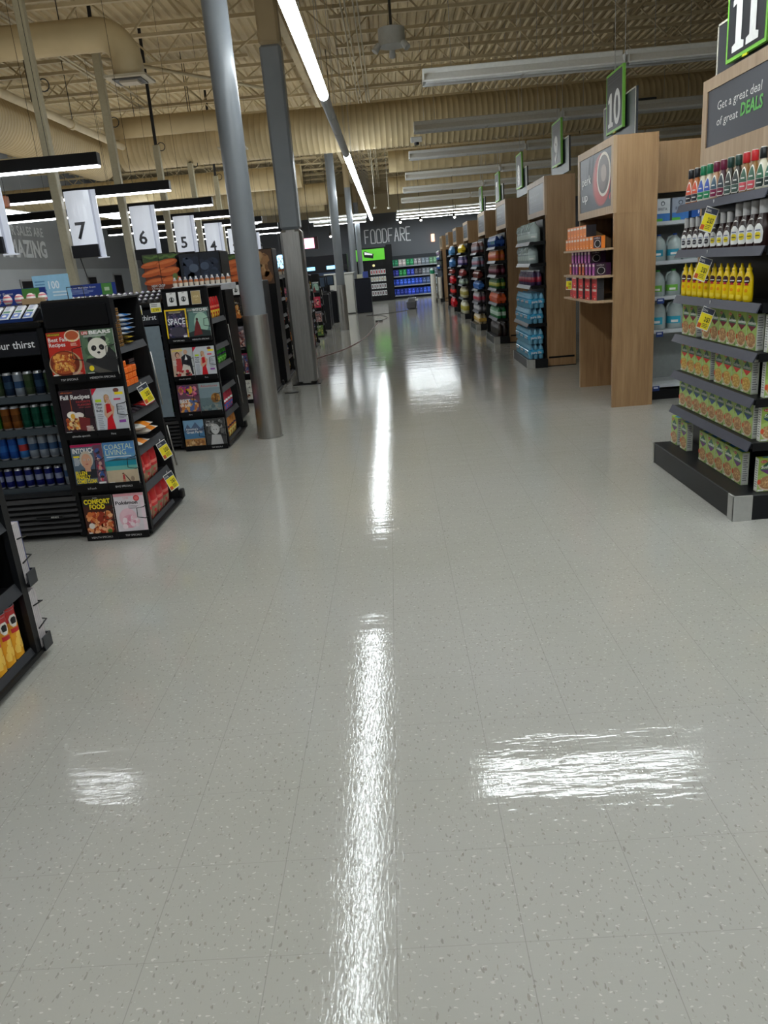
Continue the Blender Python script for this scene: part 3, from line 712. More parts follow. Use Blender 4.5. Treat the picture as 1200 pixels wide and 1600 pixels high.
        F(C(96, 132, 124)); c.ell(.62, .5, .34, .34, C(160, 196, 176), 26); c.poly([(0, 0), (1, 0), (1, .22), (.5, .3), (0, .2)], C(44, 58, 56)); c.poly([(0, .3), (.1, 1), (0, 1)], C(50, 66, 64)); c.poly([(1, .3), (.88, 1), (1, 1)], C(50, 66, 64))
        c.poly([(.2, .08), (.62, .12), (.5, .5), (.42, .64), (.34, .5)], C(110, 36, 36)); c.ell(.43, .62, .05, .05, C(60, 26, 26)); c.rect(0, .86, 1, 1, C(70, 96, 92)); c.text('HISTORY', .04, .90, .05, C(230, 200, 190), w=.22); c.text('WITCHES', .26, .885, .085, WHITE, w=.7, bold=.03); c.lines(.3, .82, .9, .85, 1, C(220, 225, 220), r)
    elif kind == 'couple':
        F(C(206, 180, 160)); c.rect(.5, 0, 1, 1, C(196, 200, 200)); c.poly([(.42, .1), (.95, .1), (.9, .7), (.66, .8), (.45, .7)], C(36, 36, 44)); c.poly([(.6, .6), (.74, .6), (.67, .76)], WHITE); c.ell(.67, .86, .09, .08, SK)
        c.ell(.28, .78, .11, .1, C(90, 54, 40)); c.ell(.29, .76, .08, .075, SK); c.poly([(.12, .0), (.5, .0), (.42, .66), (.2, .66)], C(196, 70, 66)); c.poly([(.3, .0), (.9, .0), (.8, .4), (.5, .46)], C(226, 218, 208)); c.text('people', .06, .9, .07, C(240, 220, 60), w=.5, bold=.03); c.blobs(.05, .02, .95, .28, [C(190, 50, 60), C(230, 200, 180), C(60, 40, 40)], 24, .09, None, r); c.lines(.04, .42, .22, .6, 5, WHITE, r)
    elif kind == 'best':
        F(C(110, 74, 90)); c.blobs(0, .55, 1, 1, [C(210, 60, 130), C(80, 60, 130), C(230, 180, 60), C(240, 140, 160)], 70, .13, None, r); c.blobs(0, 0, 1, .55, [C(226, 160, 80), C(190, 110, 60), C(90, 110, 160), C(240, 200, 150)], 80, .13, None, r); c.text('BEST', .06, .38, .12, WHITE, w=.5, bold=.03); c.text('OF FALL', .06, .25, .08, WHITE, w=.5, bold=.03)
    elif kind == 'lake':
        F(C(130, 150, 158)); c.rect(0, 0, 1, .5, C(104, 124, 128)); c.rect(0, .84, 1, 1, C(160, 176, 180)); c.text('Adventures', .1, .87, .08, C(206, 60, 60), w=.8); c.ell(.75, .48, .22, .17, C(176, 130, 70)); c.blobs(.5, .3, 1, .65, [C(190, 140, 70), C(120, 100, 70), C(150, 100, 50)], 40, .1, None, r); c.blobs(0, .02, 1, .3, [C(90, 110, 116), C(120, 140, 140), C(150, 150, 140)], 40, .12, None, r)
    elif kind == 'parks':
        F(C(130, 172, 204)); c.poly([(0, .6), (.2, .86), (.36, .7), (.6, .92), (.85, .68), (1, .8), (1, .5), (0, .5)], C(90, 110, 140)); c.rect(0, .3, 1, .56, C(80, 130, 170)); c.text("America's", .1, .64, .07, WHITE, w=.6, bold=.02); c.text('Great Parks', .12, .52, .09, WHITE, w=.78, bold=.02); c.rect(0, 0, 1, .32, C(186, 130, 70)); c.blobs(0, 0, 1, .32, [C(200, 150, 90), C(150, 100, 60), C(226, 190, 140)], 50, .1, None, r)
    elif kind == 'mono':
        F(C(70, 70, 70)); c.blobs(0, .3, 1, 1, [C(50, 50, 50), C(110, 110, 110), C(150, 150, 150), C(90, 90, 90)], 60, .16, None, r); c.ell(.5, .62, .22, .19, C(190, 190, 190)); c.ell(.5, .58, .16, .16, C(206, 206, 206)); c.poly([(.2, 0), (.85, 0), (.75, .4), (.3, .42)], C(196, 196, 196)); c.text('THE', .1, .88, .05, WHITE); c.text('ICON', .08, .74, .09, WHITE, w=.35, bold=.03)
        for a in (.43, .56): c.ell(a, .6, .03, .015, C(40, 40, 40), 8)
    elif kind == 'fries':
        F(C(40, 34, 30)); c.text('FALL', .05, .84, .11, Y, w=.6, bold=.04); c.lines(.1, .72, .9, .8, 2, C(220, 210, 190), r); c.blobs(.02, .02, .98, .7, [C(226, 150, 70), C(196, 110, 50), C(240, 190, 120)], 130, .1, None, r)
    elif kind == 'crowd':
        F(C(110, 104, 110)); c.blobs(0, 0, 1, .9, [C(196, 130, 110), C(60, 50, 54), C(150, 120, 120), C(206, 180, 170), C(120, 60, 60)], 120, .1, None, r); c.text('REWIND', .1, .9, .06, C(200, 200, 206), w=.8)
    elif kind == 'cream':
        F(C(222, 220, 208)); c.text('Monarch', .1, .8, .1, C(60, 60, 60), w=.8); c.text('THE', .3, .6, .06, C(90, 90, 90)); c.blobs(.08, .08, .9, .36, [C(110, 70, 50), C(160, 110, 80), C(226, 214, 190)], 50, .09, None, r); c.rect(.86, .6, .9, .7, C(40, 40, 40))
    elif kind == 'green': F(C(96, 130, 60)); c.blobs(0, .1, 1, .8, [C(130, 160, 80), C(60, 90, 50), C(190, 180, 90)], 40, .14, None, r); c.lines(.1, .8, .9, .95, 2, WHITE, r)
    elif kind == 'redbook': F(C(130, 24, 30)); c.text('RED', .2, .7, .12, C(230, 180, 60), w=.6); c.blobs(.2, .1, .8, .6, [C(90, 20, 24), C(190, 60, 40)], 30, .12, None, r)
    elif kind == 'magenta': F(C(206, 40, 76)); c.blobs(.1, .1, .9, .9, [C(230, 120, 130), C(160, 20, 60), C(240, 190, 170), C(40, 30, 40)], 36, .13, None, r)
    return g
MAGDESC = dict(fall_red='red recipe magazine with a bowl of pasta', bears='magazine with a giant panda on its cover', fall_dark='dark recipe magazine with a slice of caramel cake', red_dress='magazine with a woman in a red dress',
    clean='gossip magazine with a grey-haired face and yellow headline', coastal='blue beach magazine with a swimmer', comfort='comfort food magazine with yellow title', pink='white and pink magazine with black title', space='yellow-framed magazine about space',
    witches='misty green magazine about witches', couple='magazine with a couple in evening dress', best='flower and food magazine in pink and orange', lake='grey-blue lake magazine with red title', parks='blue mountain magazine', mono='black and white portrait magazine',
    fries='dark food magazine headed fall', crowd='magazine with a crowded group photo', cream='pale cream magazine with chocolates', green='green garden magazine', redbook='dark red booklet', magenta='pink-red celebrity magazine')
_mag = {}
def magazine(kind, x, y, z, where, sc=1.0, rz=0.0, tilt=0.07):
    if kind not in _mag:
        o = cover(kind).build('magazine', 'print'); _mag[kind] = o
    else: o = _mag[kind].copy(); COL.objects.link(o)
    o.location = (x, y, z); o.rotation_euler = (-tilt, 0, rz); o.scale = (sc, 1, sc)
    return tag(o, MAGDESC[kind] + ', ' + where, 'magazine')

# ------------------------------------------------------------------ magazine racks at the lane ends
ZROW = (1.065, .715, .375, .045)
def rack(y0, mags, pos, short, side='shelves', ncols=2, depth=.62, gifts=False, strips=None, x0=-1.885):
    """front toward the camera, shelves toward the aisle"""
    t = thing('magazine_rack', 'black wheeled magazine rack, ' + pos, 'rack', (x0, y0, 0))
    g = G(); g.box(-.21, .035, .03, .205, .06, 1.5, BLACK); g.build('back_panel', 'enamel', t)
    g = G(); g.box(-.215, .02, 1.345 if not gifts else 1.49, .21, .10, 1.51, C(26, 28, 34), .012)
    if not gifts: g.box(-.19, .014, 1.35, .185, .02, 1.47, C(18, 19, 24))
    g.build('header_panel', 'enamel', t)
    g = G(); g.box(-.205, .06, .03, -.185, depth, 1.49, C(20, 21, 24)); g.build('spine_panel', 'enamel', t)
    g = G(); g.box(.19, .015, .03, .212, .05, 1.5, C(30, 31, 35)); g.build('corner_post', 'enamel', t)
    g = G(); g.box(-.205, .1, 1.485, .2, depth - .02, 1.50, C(24, 25, 28), .004); g.build('top_panel', 'enamel', t)
    g = G()
    if side == 'shelves': g.add([(-.19, depth, .03), (.205, depth + .1, .03), (.19, depth - .02, 1.49), (-.19, depth - .04, 1.49), (-.19, depth + .02, .03), (.205, depth + .12, .03), (.19, depth, 1.49), (-.19, depth - .02, 1.49)],
          [(0, 1, 2, 3), (7, 6, 5, 4), (0, 4, 5, 1), (1, 5, 6, 2), (2, 6, 7, 3), (3, 7, 4, 0)], C(26, 27, 30))
    else: g.box(-.19, depth, .03, .2, depth + .02, 1.49, C(26, 27, 30))
    g.build('end_panel', 'enamel', t)
    g = G(); g.box(-.22, .0, .015, .22, depth + .14, .04, C(30, 31, 34), .006); g.box(.2, depth + .1, .03, .235, depth + .16, .1, C(50, 50, 52), .008); g.build('base', 'enamel', t)
    for x, y in ((-.16, .08), (.16, .08), (-.16, depth + .05), (.16, depth + .05)): g = G(); g.cyl((x - .012, y, .02), (x + .012, y, .02), .02, C(18, 18, 18), 14); g.build('wheel', 'plastic', t)
    xs = (-.105, .1) if ncols == 2 else (0,)
    for r, z in enumerate(ZROW):
        for k, x in enumerate(xs):
            g = G(); g.box(x - .1, -.02, z - .035, x + .102, .035, z - .012, BLACK); g.box(x - .1, -.024, z - .04, x + .102, -.018, z + .006, C(24, 24, 28))
            st = (strips or {}).get((r, k))
            if st: cc = Card(g, (x - .1, -.0241, z - .04), (.2, 0, 0), (0, 0, .046)); cc.text(st, .5, .3, .26, C(225, 225, 225), al='c')
            pk = g.build('pocket', 'enamel', t)
            g = G(); xe = x + .1; zz_ = z + .13; g.tube([(xe, .03, zz_ + .04), (xe, -.028, zz_ + .035), (xe - .045, -.03, zz_ + .03), (xe - .05, -.03, zz_ - .03), (xe, -.03, zz_ - .04), (xe, .03, zz_ - .045)], .0028, BLACK, 5); g.build('wire_guard', 'wire', pk)
    for (r, k), kind in mags.items():
        magazine(kind, x0 + xs[k], y0 - .0125, ZROW[r] - .011, '%s of %s' % (('top', 'second', 'third', 'bottom')[r] + (' left', ' right')[k], short), sc=1.0 if not (r == 3) else .97)
    zs = (1.20, .955, .775, .555, .31, .055)
    if side == 'shelves':
        for i, z in enumerate(zs):
            d = depth - .03 if z > .9 else depth
            g = G(); g.box(-.185, .062, z - .015, .185, d, z, C(40, 41, 44)); sh_ = g.build('side_shelf', 'enamel', t)
            g = G(); g.add([(.185, .062, z + .012), (.185, d, z + .012), (.205, d, z - .035), (.205, .062, z - .035)], [(0, 3, 2, 1)], C(96, 98, 102))
            g.box(.18, .062, z - .035, .186, d, z + .012, C(70, 71, 75)); g.build('price_rail', 'enamel', sh_)
        g = G(); g.tube([(.215, depth - .02, 1.12), (.228, depth + .01, .75)], .006, C(190, 192, 195), 6); g.tube([(.228, depth + .02, .6), (.24, depth + .06, .3)], .006, C(190, 192, 195), 6); g.build('bumper_rail', 'steel', t)
    elif side == 'clips':
        g = G(); g.box(.195, .06, .05, .205, depth, 1.49, BLACK)
        r = random.Random(3)
        for z in (1.40, .98, .74, .6, .42):
            for k in range(4): g.add([(.2055, .25 + k * .08, z), (.2055, .262 + k * .08, z), (.2055, .29 + k * .08, z - .05), (.2055, .278 + k * .08, z - .05)], [(0, 1, 2, 3)], C(225, 225, 225))
        g.build('slat_side', 'enamel', t)
    return t

S1 = {(0, 0): 'TISP SPECIALS', (0, 1): 'MEREDITH SPECIALS', (1, 0): 'allmedia specials', (1, 1): 'First', (2, 0): 'InTouch', (2, 1): 'BHG SPECIALS', (3, 0): 'HEALTH SPECIALS', (3, 1): 'TISP SPECIALS'}
rack(4.62, {(0, 0): 'fall_red', (0, 1): 'bears', (1, 0): 'fall_dark', (1, 1): 'red_dress', (2, 0): 'clean', (2, 1): 'coastal', (3, 0): 'comfort', (3, 1): 'pink'}, 'the nearest whole rack, beside the can cooler', 'nearest whole rack', strips=S1)
rack(7.12, {(0, 0): 'space', (0, 1): 'witches', (1, 0): 'couple', (1, 1): 'red_dress', (2, 0): 'best', (2, 1): 'lake', (3, 0): 'parks', (3, 1): 'mono'}, 'the rack left of the near round column', 'second rack', gifts=True, depth=.72, strips={(0, 0): 'TISP SPECIALS', (0, 1): 'MEREDITH SPECIALS', (1, 0): 'allmedia specials', (1, 1): 'First', (2, 0): 'First', (3, 1): 'TISP SPECIALS'})
rack(9.75, {(0, 0): 'fries', (1, 0): 'crowd', (2, 0): 'clean', (3, 0): 'cream', (1, 1): 'magenta', (2, 1): 'green'}, 'the rack behind the near round column', 'third rack', side='clips', gifts=True, depth=1.1, strips={(1, 0): 'MEREDITH SPECIALS', (2, 0): 'InTouch'})
rack(11.95, {(0, 0): 'witches', (1, 0): 'red_dress', (2, 0): 'couple', (3, 0): 'space', (0, 1): 'redbook', (1, 1): 'green', (2, 1): 'crowd', (3, 1): 'comfort'}, 'the rack between the round and square columns', 'fourth rack', depth=.6, x0=-1.90)
rack(14.3, {(0, 0): 'best', (1, 0): 'crowd', (2, 0): 'fries', (3, 0): 'cream'}, 'the rack hidden behind the square column', 'fifth rack', depth=.6)
rack(16.6, {(0, 1): 'couple', (1, 1): 'red_dress', (2, 1): 'best', (3, 1): 'magenta', (0, 0): 'fries', (1, 0): 'comfort'}, 'the rack right of the square column', 'sixth rack', depth=.6, gifts=True, x0=-1.92)
rack(19.1, {(0, 1): 'witches', (1, 1): 'magenta', (2, 1): 'crowd', (3, 1): 'green'}, 'the farthest rack, by the dark kiosks', 'farthest rack', depth=.5, x0=-1.95)

# gift cards along the top of two racks
def gift(kind, x, y, z, where, sc=1):
    g = G(); g.box(-.043, 0, 0, .043, .003, .118, WHITE); c = Card(g, (-.043, 0, 0), (.086, 0, 0), (0, 0, .118))
    if kind == 'w':
        c.rect(.02, .02, .98, .98, C(238, 238, 236)); c.ell(.5, .46, .27, .27 / c.asp, C(40, 44, 42), 22); c.ell(.5, .46, .2, .2 / c.asp, C(225, 228, 225), 20); c.ell(.5, .5, .09, .12, C(40, 44, 42), 12); c.poly([(.32, .3), (.68, .3), (.6, .42), (.4, .42)], C(40, 44, 42)); c.rect(.38, .9, .62, .94, C(60, 60, 60))
    elif kind == 'gold': c.rect(.02, .02, .98, .98, C(186, 164, 112)); c.text('VISA', .5, .5, .15, C(240, 226, 180), al='c'); c.text('GIFT', .5, .3, .07, C(240, 226, 180), al='c')
    elif kind == 'orange': c.rect(.02, .02, .98, .98, C(236, 120, 70)); c.rect(.15, .2, .85, .8, C(240, 190, 160)); c.ell(.5, .5, .2, .15, C(120, 150, 170))
    elif kind == 'blue': c.rect(.02, .02, .98, .98, C(40, 56, 76)); c.text('GIFT', .5, .4, .12, C(200, 210, 220), al='c')
    o = g.build('gift_card', 'print', loc=(x, y, z), rot=(-.06, 0, 0)); return tag(o, {'w': 'white gift card with a round dark emblem', 'gold': 'gold gift card reading visa', 'orange': 'orange gift card', 'blue': 'dark blue gift card'}[kind] + ', ' + where.replace(' on the rack left of the round column', ', second rack').replace('leftmost on top of the rack left of the round column', 'leftmost on the second rack'), 'gift card')
for kind, x, w_ in (('w', -2.005, 'leftmost on top of the rack left of the round column'), ('w', -1.895, 'second from left on the rack left of the round column'), ('gold', -1.78, 'on the rack left of the round column')):
    gift(kind, x, 7.125, 1.355, w_)
gift('orange', -2.03, 9.76, 1.355, 'on the rack behind the round column'); gift('w', -1.93, 9.76, 1.355, 'right of the orange card')
gift('w', -2.02, 16.61, 1.355, 'left one on the sixth rack'); gift('w', -1.90, 16.61, 1.355, 'right one on the sixth rack'); gift('blue', -2.0, 11.955, 1.36, 'above the witches magazine between the columns')

# ------------------------------------------------------------------ sweets on the racks' side shelves
def bar_item(name, label, cat, cols, size=(.03, .15, .02), group=None):
    g = G(); x, y, z = size
    g.pillow((-x * .5, 0, z / 2), (x, 0, 0), (0, y, 0), z, cols[0], lambda u, v: cols[1] if .3 < v < .7 else cols[0], 4, 8)
    return tag(g.build(name, 'pouch'), label, cat, group)
def block_item(name, cat, c1, c2, w, d, h):
    g = G(); g.box(-w, 0, 0, 0, d, h, c1, .003); c = Card(g, (.0, 0, 0), (0, d, 0), (0, 0, h), .0004); c.rect(.08, .12, .92, .88, c2); c.rect(.2, .3, .8, .45, c1); c.rect(.2, .55, .7, .7, c1)
    return tag(g.build(name, 'pouch'), 'x', cat)
def bag_item(name, label, cols, w, h, th, group=None, seed=1):
    r = random.Random(seed); g = G()
    g.pillow((0, -w / 2, 0), (0, w, 0), (0, 0, h), th, cols[0], lambda u, v: cols[1] if (.45 < v < .62) else (cols[2] if v < .45 and r.random() < .45 else cols[0]), 8, 10)
    return tag(g.build(name, 'pouch'), label, 'snack bag', group)
X1 = -1.72
o = Row(block_item('chocolate_bar', 'chocolate bar', C(80, 54, 30), C(150, 112, 60), .13, .05, .021))
for k in range(10):
    for j in range(2): o.put((X1 + .03, 4.695 + j * .055, 1.202 + k * .0235), label='brown and gold chocolate bar in the tall pile on the top side shelf', group='brown chocolate bars on the nearest rack')
o = Row(bar_item('chocolate_bar', 'x', 'chocolate bar', (C(226, 232, 240), C(50, 120, 190)), (.12, .16, .026)))
for k in range(5): o.put((X1 - .02 + .012 * (k % 2), 4.84 + .01 * (k % 3), 1.262 + k * .027), label='blue and white chocolate bar stacked beside the brown pile', group='blue and white bars on the nearest rack')
o = Row(bar_item('chocolate_bar', 'x', 'chocolate bar', (C(70, 50, 20), C(190, 160, 50)), (.12, .16, .026)))
for k in range(2): o.put((X1 - .02, 4.84 + .01 * k, 1.203 + k * .029), label='brown and yellow chocolate bar under the blue and white ones', group='brown and yellow bars on the nearest rack')
o = Row(block_item('peanut_butter_cups', 'sweets', C(244, 104, 24), C(248, 130, 50), .13, .077, .038))
for k in range(4):
    for j in range(3 if k < 3 else 1): o.put((X1 + .03 - .004 * (k % 2), 4.70 + j * .082, .957 + k * .040), label='orange packet of peanut butter cups in the stack on the second side shelf', group='orange packets on the nearest rack')
o = Row(block_item('chocolate_bar', 'chocolate bar', C(40, 30, 34), C(90, 74, 78), .13, .11, .023))
for k in range(6): o.put((X1 - .02, 4.97, .957 + k * .025), label='dark chocolate bar stacked right of the orange packets', group='dark bars on the nearest rack')
o = Row(bar_item('sweet_packet', 'x', 'sweets', (C(190, 24, 30), C(220, 90, 80)), (.12, .10, .03)))
for k in range(2): o.put((X1 - .02, 4.98 + k * .1, .777), label='red sweet packet lying on the third side shelf', group='red packets on the third side shelf')
o = Row(bar_item('sweet_packet', 'x', 'sweets', (C(34, 28, 32), C(70, 60, 66)), (.12, .085, .035)))
for k in range(3): o.put((X1 - .02, 4.70 + k * .09, .777), label='dark sweet packet lying on the third side shelf', group='dark packets on the third side shelf')
o = Row(bar_item('crisp_bag', 'x', 'snack bag', (C(232, 228, 220), C(240, 140, 40)), (.16, .19, .055)))
for k in range(3): o.put((X1 - .03 + .01 * k, 4.71 + .15 * (k % 2) + .03 * k, .557 + .05 * k), label='orange and white snack bag lying on the fourth side shelf', group='orange snack bags on the nearest rack')
for z, gp, n in ((.312, 'fifth', 3), (.057, 'bottom', 4)):
    o = Row(bag_item('jerky_bag', 'x', (C(200, 40, 44), C(226, 110, 100), C(150, 120, 90)), .125, .19 if z > .2 else .2, .045))
    for k in range(n): o.put((X1 + .0, 4.76 + k * .13, z), label='red bag of nuts standing on the %s side shelf' % gp, group='red nut bags on the %s side shelf' % gp)

def price_tag(x, y, z, axis, label, tilt=0.35, sc=1.0, turn=0.75):
    g = G(); w, h = .075 * sc, .13 * sc
    U, V = (Vector((0, 1, 0)) if axis > 0 else Vector((0, -1, 0))), Vector((0, 0, 1))
    Vt = (V * math.cos(tilt) + U * math.sin(tilt) * axis * -1) * h; Ut = (U * math.cos(tilt) + V * math.sin(tilt) * axis) * w
    g.face([(0, 0, 0), Ut, Ut - Vt, -Vt], WHITE); O = -Vt; c = Card(g, O, Ut, Vt, .0004)
    c.rect(.03, .03, .97, .97, C(236, 234, 226)); c.rect(.04, .74, .96, .96, C(56, 62, 80)); c.rect(.04, .05, .96, .72, C(244, 226, 40)); c.rect(.06, .06, .34, .26, C(210, 90, 50)); c.text('2/$3', .42, .38, .2, C(50, 50, 40), w=.45, bold=.02); c.lines(.4, .1, .9, .3, 3, C(120, 116, 50)); c.text('DEAL', .1, .8, .1, WHITE, w=.4)
    g.tube([(0, Ut.y / 2, .01), (0, Ut.y / 2, .03)], .003, C(210, 210, 210), 5)
    return tag(g.build('price_tag', 'print', loc=(x, y, z), rot=(0, 0, -axis * turn)), label, 'price tag')
for y, z, w_ in ((4.79, .94, 'orange packets'), (4.96, .53, 'orange snack bags'), (4.99, .30, 'upper red nut bags')):
    price_tag(-1.66, y, z, 1, 'yellow price tag hanging below the %s on the nearest rack' % w_)
X2 = -1.74
for z, cols, gp, n, h in ((1.202, (C(200, 30, 34), C(230, 110, 90), C(250, 200, 60)), 'red', 5, .2), (.777, (C(50, 140, 40), C(60, 40, 90), C(120, 200, 80)), 'green', 5, .16), (.312, (C(200, 60, 80), C(240, 240, 240), C(60, 90, 180)), 'pink', 5, .2), (.057, (C(220, 140, 60), C(80, 40, 60), C(240, 220, 120)), 'orange', 5, .2)):
    o = Row(bag_item('sweets_bag', 'x', cols, .1, h, .04))
    for k in range(n): o.put((X2 + .02, 7.25 + k * .105, z), label='%s bag of sweets on the side of the rack left of the round column' % gp, group='%s sweets bags on the second rack' % gp)
for y0 in (12.0, 16.65):
    for z, col in ((1.21, C(220, 180, 40)), (.78, C(190, 60, 50)), (.32, C(90, 110, 160)), (.06, C(220, 190, 70))):
        o = Row(bag_item('sweets_bag', 'x', (col, WHITE, C(120, 60, 40)), .11, .17, .04))
        for k in range(4): o.put((-1.76, y0 + .12 + k * .115, z), label='small sweets bag on the side of %s' % ('the rack between the columns' if y0 < 13 else 'the rack right of the square column'), group='sweets bags at %s' % ('twelve metres' if y0 < 13 else 'the far rack'))

# ------------------------------------------------------------------ rack at the left edge of the photo
t = thing('snack_rack', 'black wheeled rack at the left edge holding potato crisp tubes', 'rack', (-1.885, 2.2, 0))
g = G(); g.box(-.2, 0, .05, -.18, .78, .95, C(18, 19, 22)); g.build('spine_panel', 'enamel', t)
g = G(); g.box(-.2, .78, .05, .2, .80, .95, C(28, 29, 32)); g.build('end_panel', 'enamel', t)
g = G(); g.box(.185, .76, .03, .21, .805, .96, C(44, 46, 50)); g.build('corner_post', 'enamel', t)
for z in (.065, .37, .66, .94):
    g = G(); g.box(-.18, 0, z - .015, .185, .76, z, C(36, 37, 40)); g.add([(.186, 0, z + .015), (.186, .76, z + .015), (.21, .76, z - .035), (.21, 0, z - .035)], [(0, 3, 2, 1)], C(84, 86, 90)); g.box(.18, 0, z - .035, .186, .76, z + .015, C(60, 61, 64)); g.build('side_shelf', 'enamel', t)
g = G(); g.box(-.21, -.02, .03, .215, .82, .05, C(26, 27, 30)); g.build('base', 'enamel', t)
for y in (.1, .7): g = G(); g.cyl((.13, y, .02), (.16, y, .02), .02, C(18, 18, 18), 14); g.build('wheel', 'plastic', t)
for z in (.05, .36):
    g = G(); g.box(-.19, .805, z - .015, .225, .875, z, C(50, 51, 54)); g.box(-.19, .873, z - .015, .225, .879, z + .05, C(84, 86, 90)); g.box(.220, .805, z - .015, .226, .879, z + .05, C(84, 86, 90)); g.build('pocket', 'enamel', t)
    g = G(); g.tube([(.222, .80, z + .21), (.222, .88, z + .20), (.15, .882, z + .195), (.15, .882, z + .12), (.222, .88, z + .11), (.222, .80, z + .1)], .0035, BLACK, 5); g.build('wire_guard', 'wire', t)
for z, col, w_ in ((.052, C(206, 196, 196), 'lower'), (.362, C(60, 66, 120), 'upper')):
    g = G()
    for k in range(8): g.box(-.09, k * .007, 0, .09, k * .007 + .0064, .27, (C(206, 200, 200), C(186, 178, 182))[k % 2] if k < 7 else col)
    c = Card(g, (.09, .0556, 0), (-.18, 0, 0), (0, 0, .27)); c.rect(0, 0, 1, 1, col); c.rect(0, .75, 1, .95, C(180, 60, 60))
    tag(g.build('magazine_stack', 'print', loc=(-1.765, 3.008, z)), 'stack of magazines in the %s pocket on the far end of the crisp rack' % w_, 'magazines')
prof = [(.037, 0, C(150, 152, 156)), (.038, .004, C(232, 166, 30)), (.0365, .008, C(226, 160, 34)), (.0365, .17, C(226, 160, 34)), (.0365, .172, C(200, 50, 50)), (.0365, .222, C(200, 50, 50)), (.0375, .226, C(235, 235, 235)), (.0385, .229, C(215, 190, 200)), (.0385, .238, C(215, 190, 200))]
t = thing('crisp_tube', 'x', 'crisp tube')
g = G(); g.lathe(0, 0, 0, prof[:7], 24); 
for k, (z, h) in enumerate(((.03, .5), (.06, .35), (.09, .55), (.045, -.9))): g.patch(0, 0, 0, [(.0365, 0), (.0365, .24)], 1, 1, -.6 + k * .25, [(z, .25), (z + .02, .4), (z + .04, .2)], C(250, 206, 90), .0006 + .0002 * k)
g.patch(0, 0, 0, [(.0365, 0), (.0365, .24)], 1, 1, -.35, [(.15, .22), (.165, .5), (.19, .55), (.205, .3)], C(240, 238, 230), .001)
g.patch(0, 0, 0, [(.0365, 0), (.0365, .24)], 1, 1, -.35, [(.165, .3), (.185, .38), (.195, .2)], C(30, 26, 28), .0014); g.patch(0, 0, 0, [(.0365, 0), (.0365, .24)], 1, 1, -.35, [(.125, .55), (.145, .55)], C(196, 40, 44), .0012)
g.build('tube', 'print', t); g = G(); g.lathe(0, 0, 0, [(.0385, .227, C(190, 150, 160)), (.0395, .229, C(206, 60, 60)), (.0395, .240, C(214, 200, 204)), (.036, .241, C(60, 60, 70)), (.001, .2395, C(60, 60, 70))], 24, caps=False); g.build('lid', 'plastic', t)
o = Row(t)
for k in range(9): o.put((-1.742, 2.91 - k * .079, .066), label=['nearest to the corner post, yellow potato crisp tube with red top', 'second yellow potato crisp tube from the corner post', 'third yellow potato crisp tube from the corner post', 'yellow potato crisp tube farther along the shelf at the left edge'][min(k, 3)], group='yellow crisp tubes')
for k in range(3): o.put((-1.83, 2.87 - k * .079, .066), label='yellow potato crisp tube in the back row of the bottom shelf', group='back row crisp tubes')

# ------------------------------------------------------------------ drink coolers facing the camera
def cooler(x1, y0, label, text, door=False, w=1.05):
    t = thing('drink_cooler', label, 'cooler', (x1, y0, 0))
    g = G(); g.box(-w, .0, .02, -w + .04, .7, 1.36, DARK); g.build('side_panel', 'enamel', t)
    g = G(); g.box(-.04, .0, .02, 0, .7, 1.36, DARK); g.build('side_panel', 'enamel', t)
    g = G(); g.box(-w + .04, .66, .02, -.04, .7, 1.36, C(60, 66, 70)); g.build('back_panel', 'enamel', t)
    g = G(); g.box(-w, -.02, 1.36, 0, .7, 1.40, C(24, 25, 28), .01); g.build('top_panel', 'enamel', t)
    g = G(); g.box(-w + .04, -.01, 1.20, -.04, .06, 1.34, C(16, 18, 26), .006); c = Card(g, (-w + .04, -.0101, 1.20), (w - .08, 0, 0), (0, 0, .14), .0006); c.text(text, .975, .34, .31, C(236, 238, 240), al='r', bold=.01); g.build('header_sign', 'print', t)
    for z in (.94, .73, .535, .345):
        g = G(); g.box(-w + .04, .06, z - .015, -.04, .62, z, C(70, 76, 80)); g.box(-w + .04, .045, z - .03, -.04, .06, z + .012, C(84, 92, 98)); g.build('shelf', 'enamel', t)
    g = G(); g.box(-w + .04, .0, .30, -.04, .05, .325, C(50, 52, 56))
    for k in range(7): z = .05 + k * .036; g.add([(-w + .02, .0, z + .024), (-.02, .0, z + .024), (-.02, -.02, z), (-w + .02, -.02, z)], [(3, 2, 1, 0)], C(40, 41, 44)); g.box(-w + .02, .004, z - .008, -.02, .02, z + .026, C(22, 22, 24))
    c = Card(g, (-.30, -.024, .155), (.18, 0, .0), (0, 0, .022), .0006); c.rect(0, 0, 1, 1, C(120, 122, 126)); c.rect(.01, .1, .99, .9, C(40, 42, 44)); c.text('ARNEG', .7, .25, .5, WHITE, al='c'); g.build('base_grille', 'enamel', t)
    if door:
        g = G(); g.box(-w + .05, -.015, .34, -.05, -.008, 1.19, C(150, 165, 175)); g.build('glass_door', 'clear', t)
    return t
cooler(-2.125, 4.68, 'black open-front cooler of drink cans beside the nearest whole rack', 'your thirst')
cooler(-2.12, 7.18, 'black glass-door cooler between the two nearest magazine racks', 'your thirst', True)
cooler(-2.12, 9.8, 'black cooler mostly hidden behind the second magazine rack', 'your thirst')
cooler(-2.12, 12.2, 'black cooler behind the third magazine rack', 'your thirst')
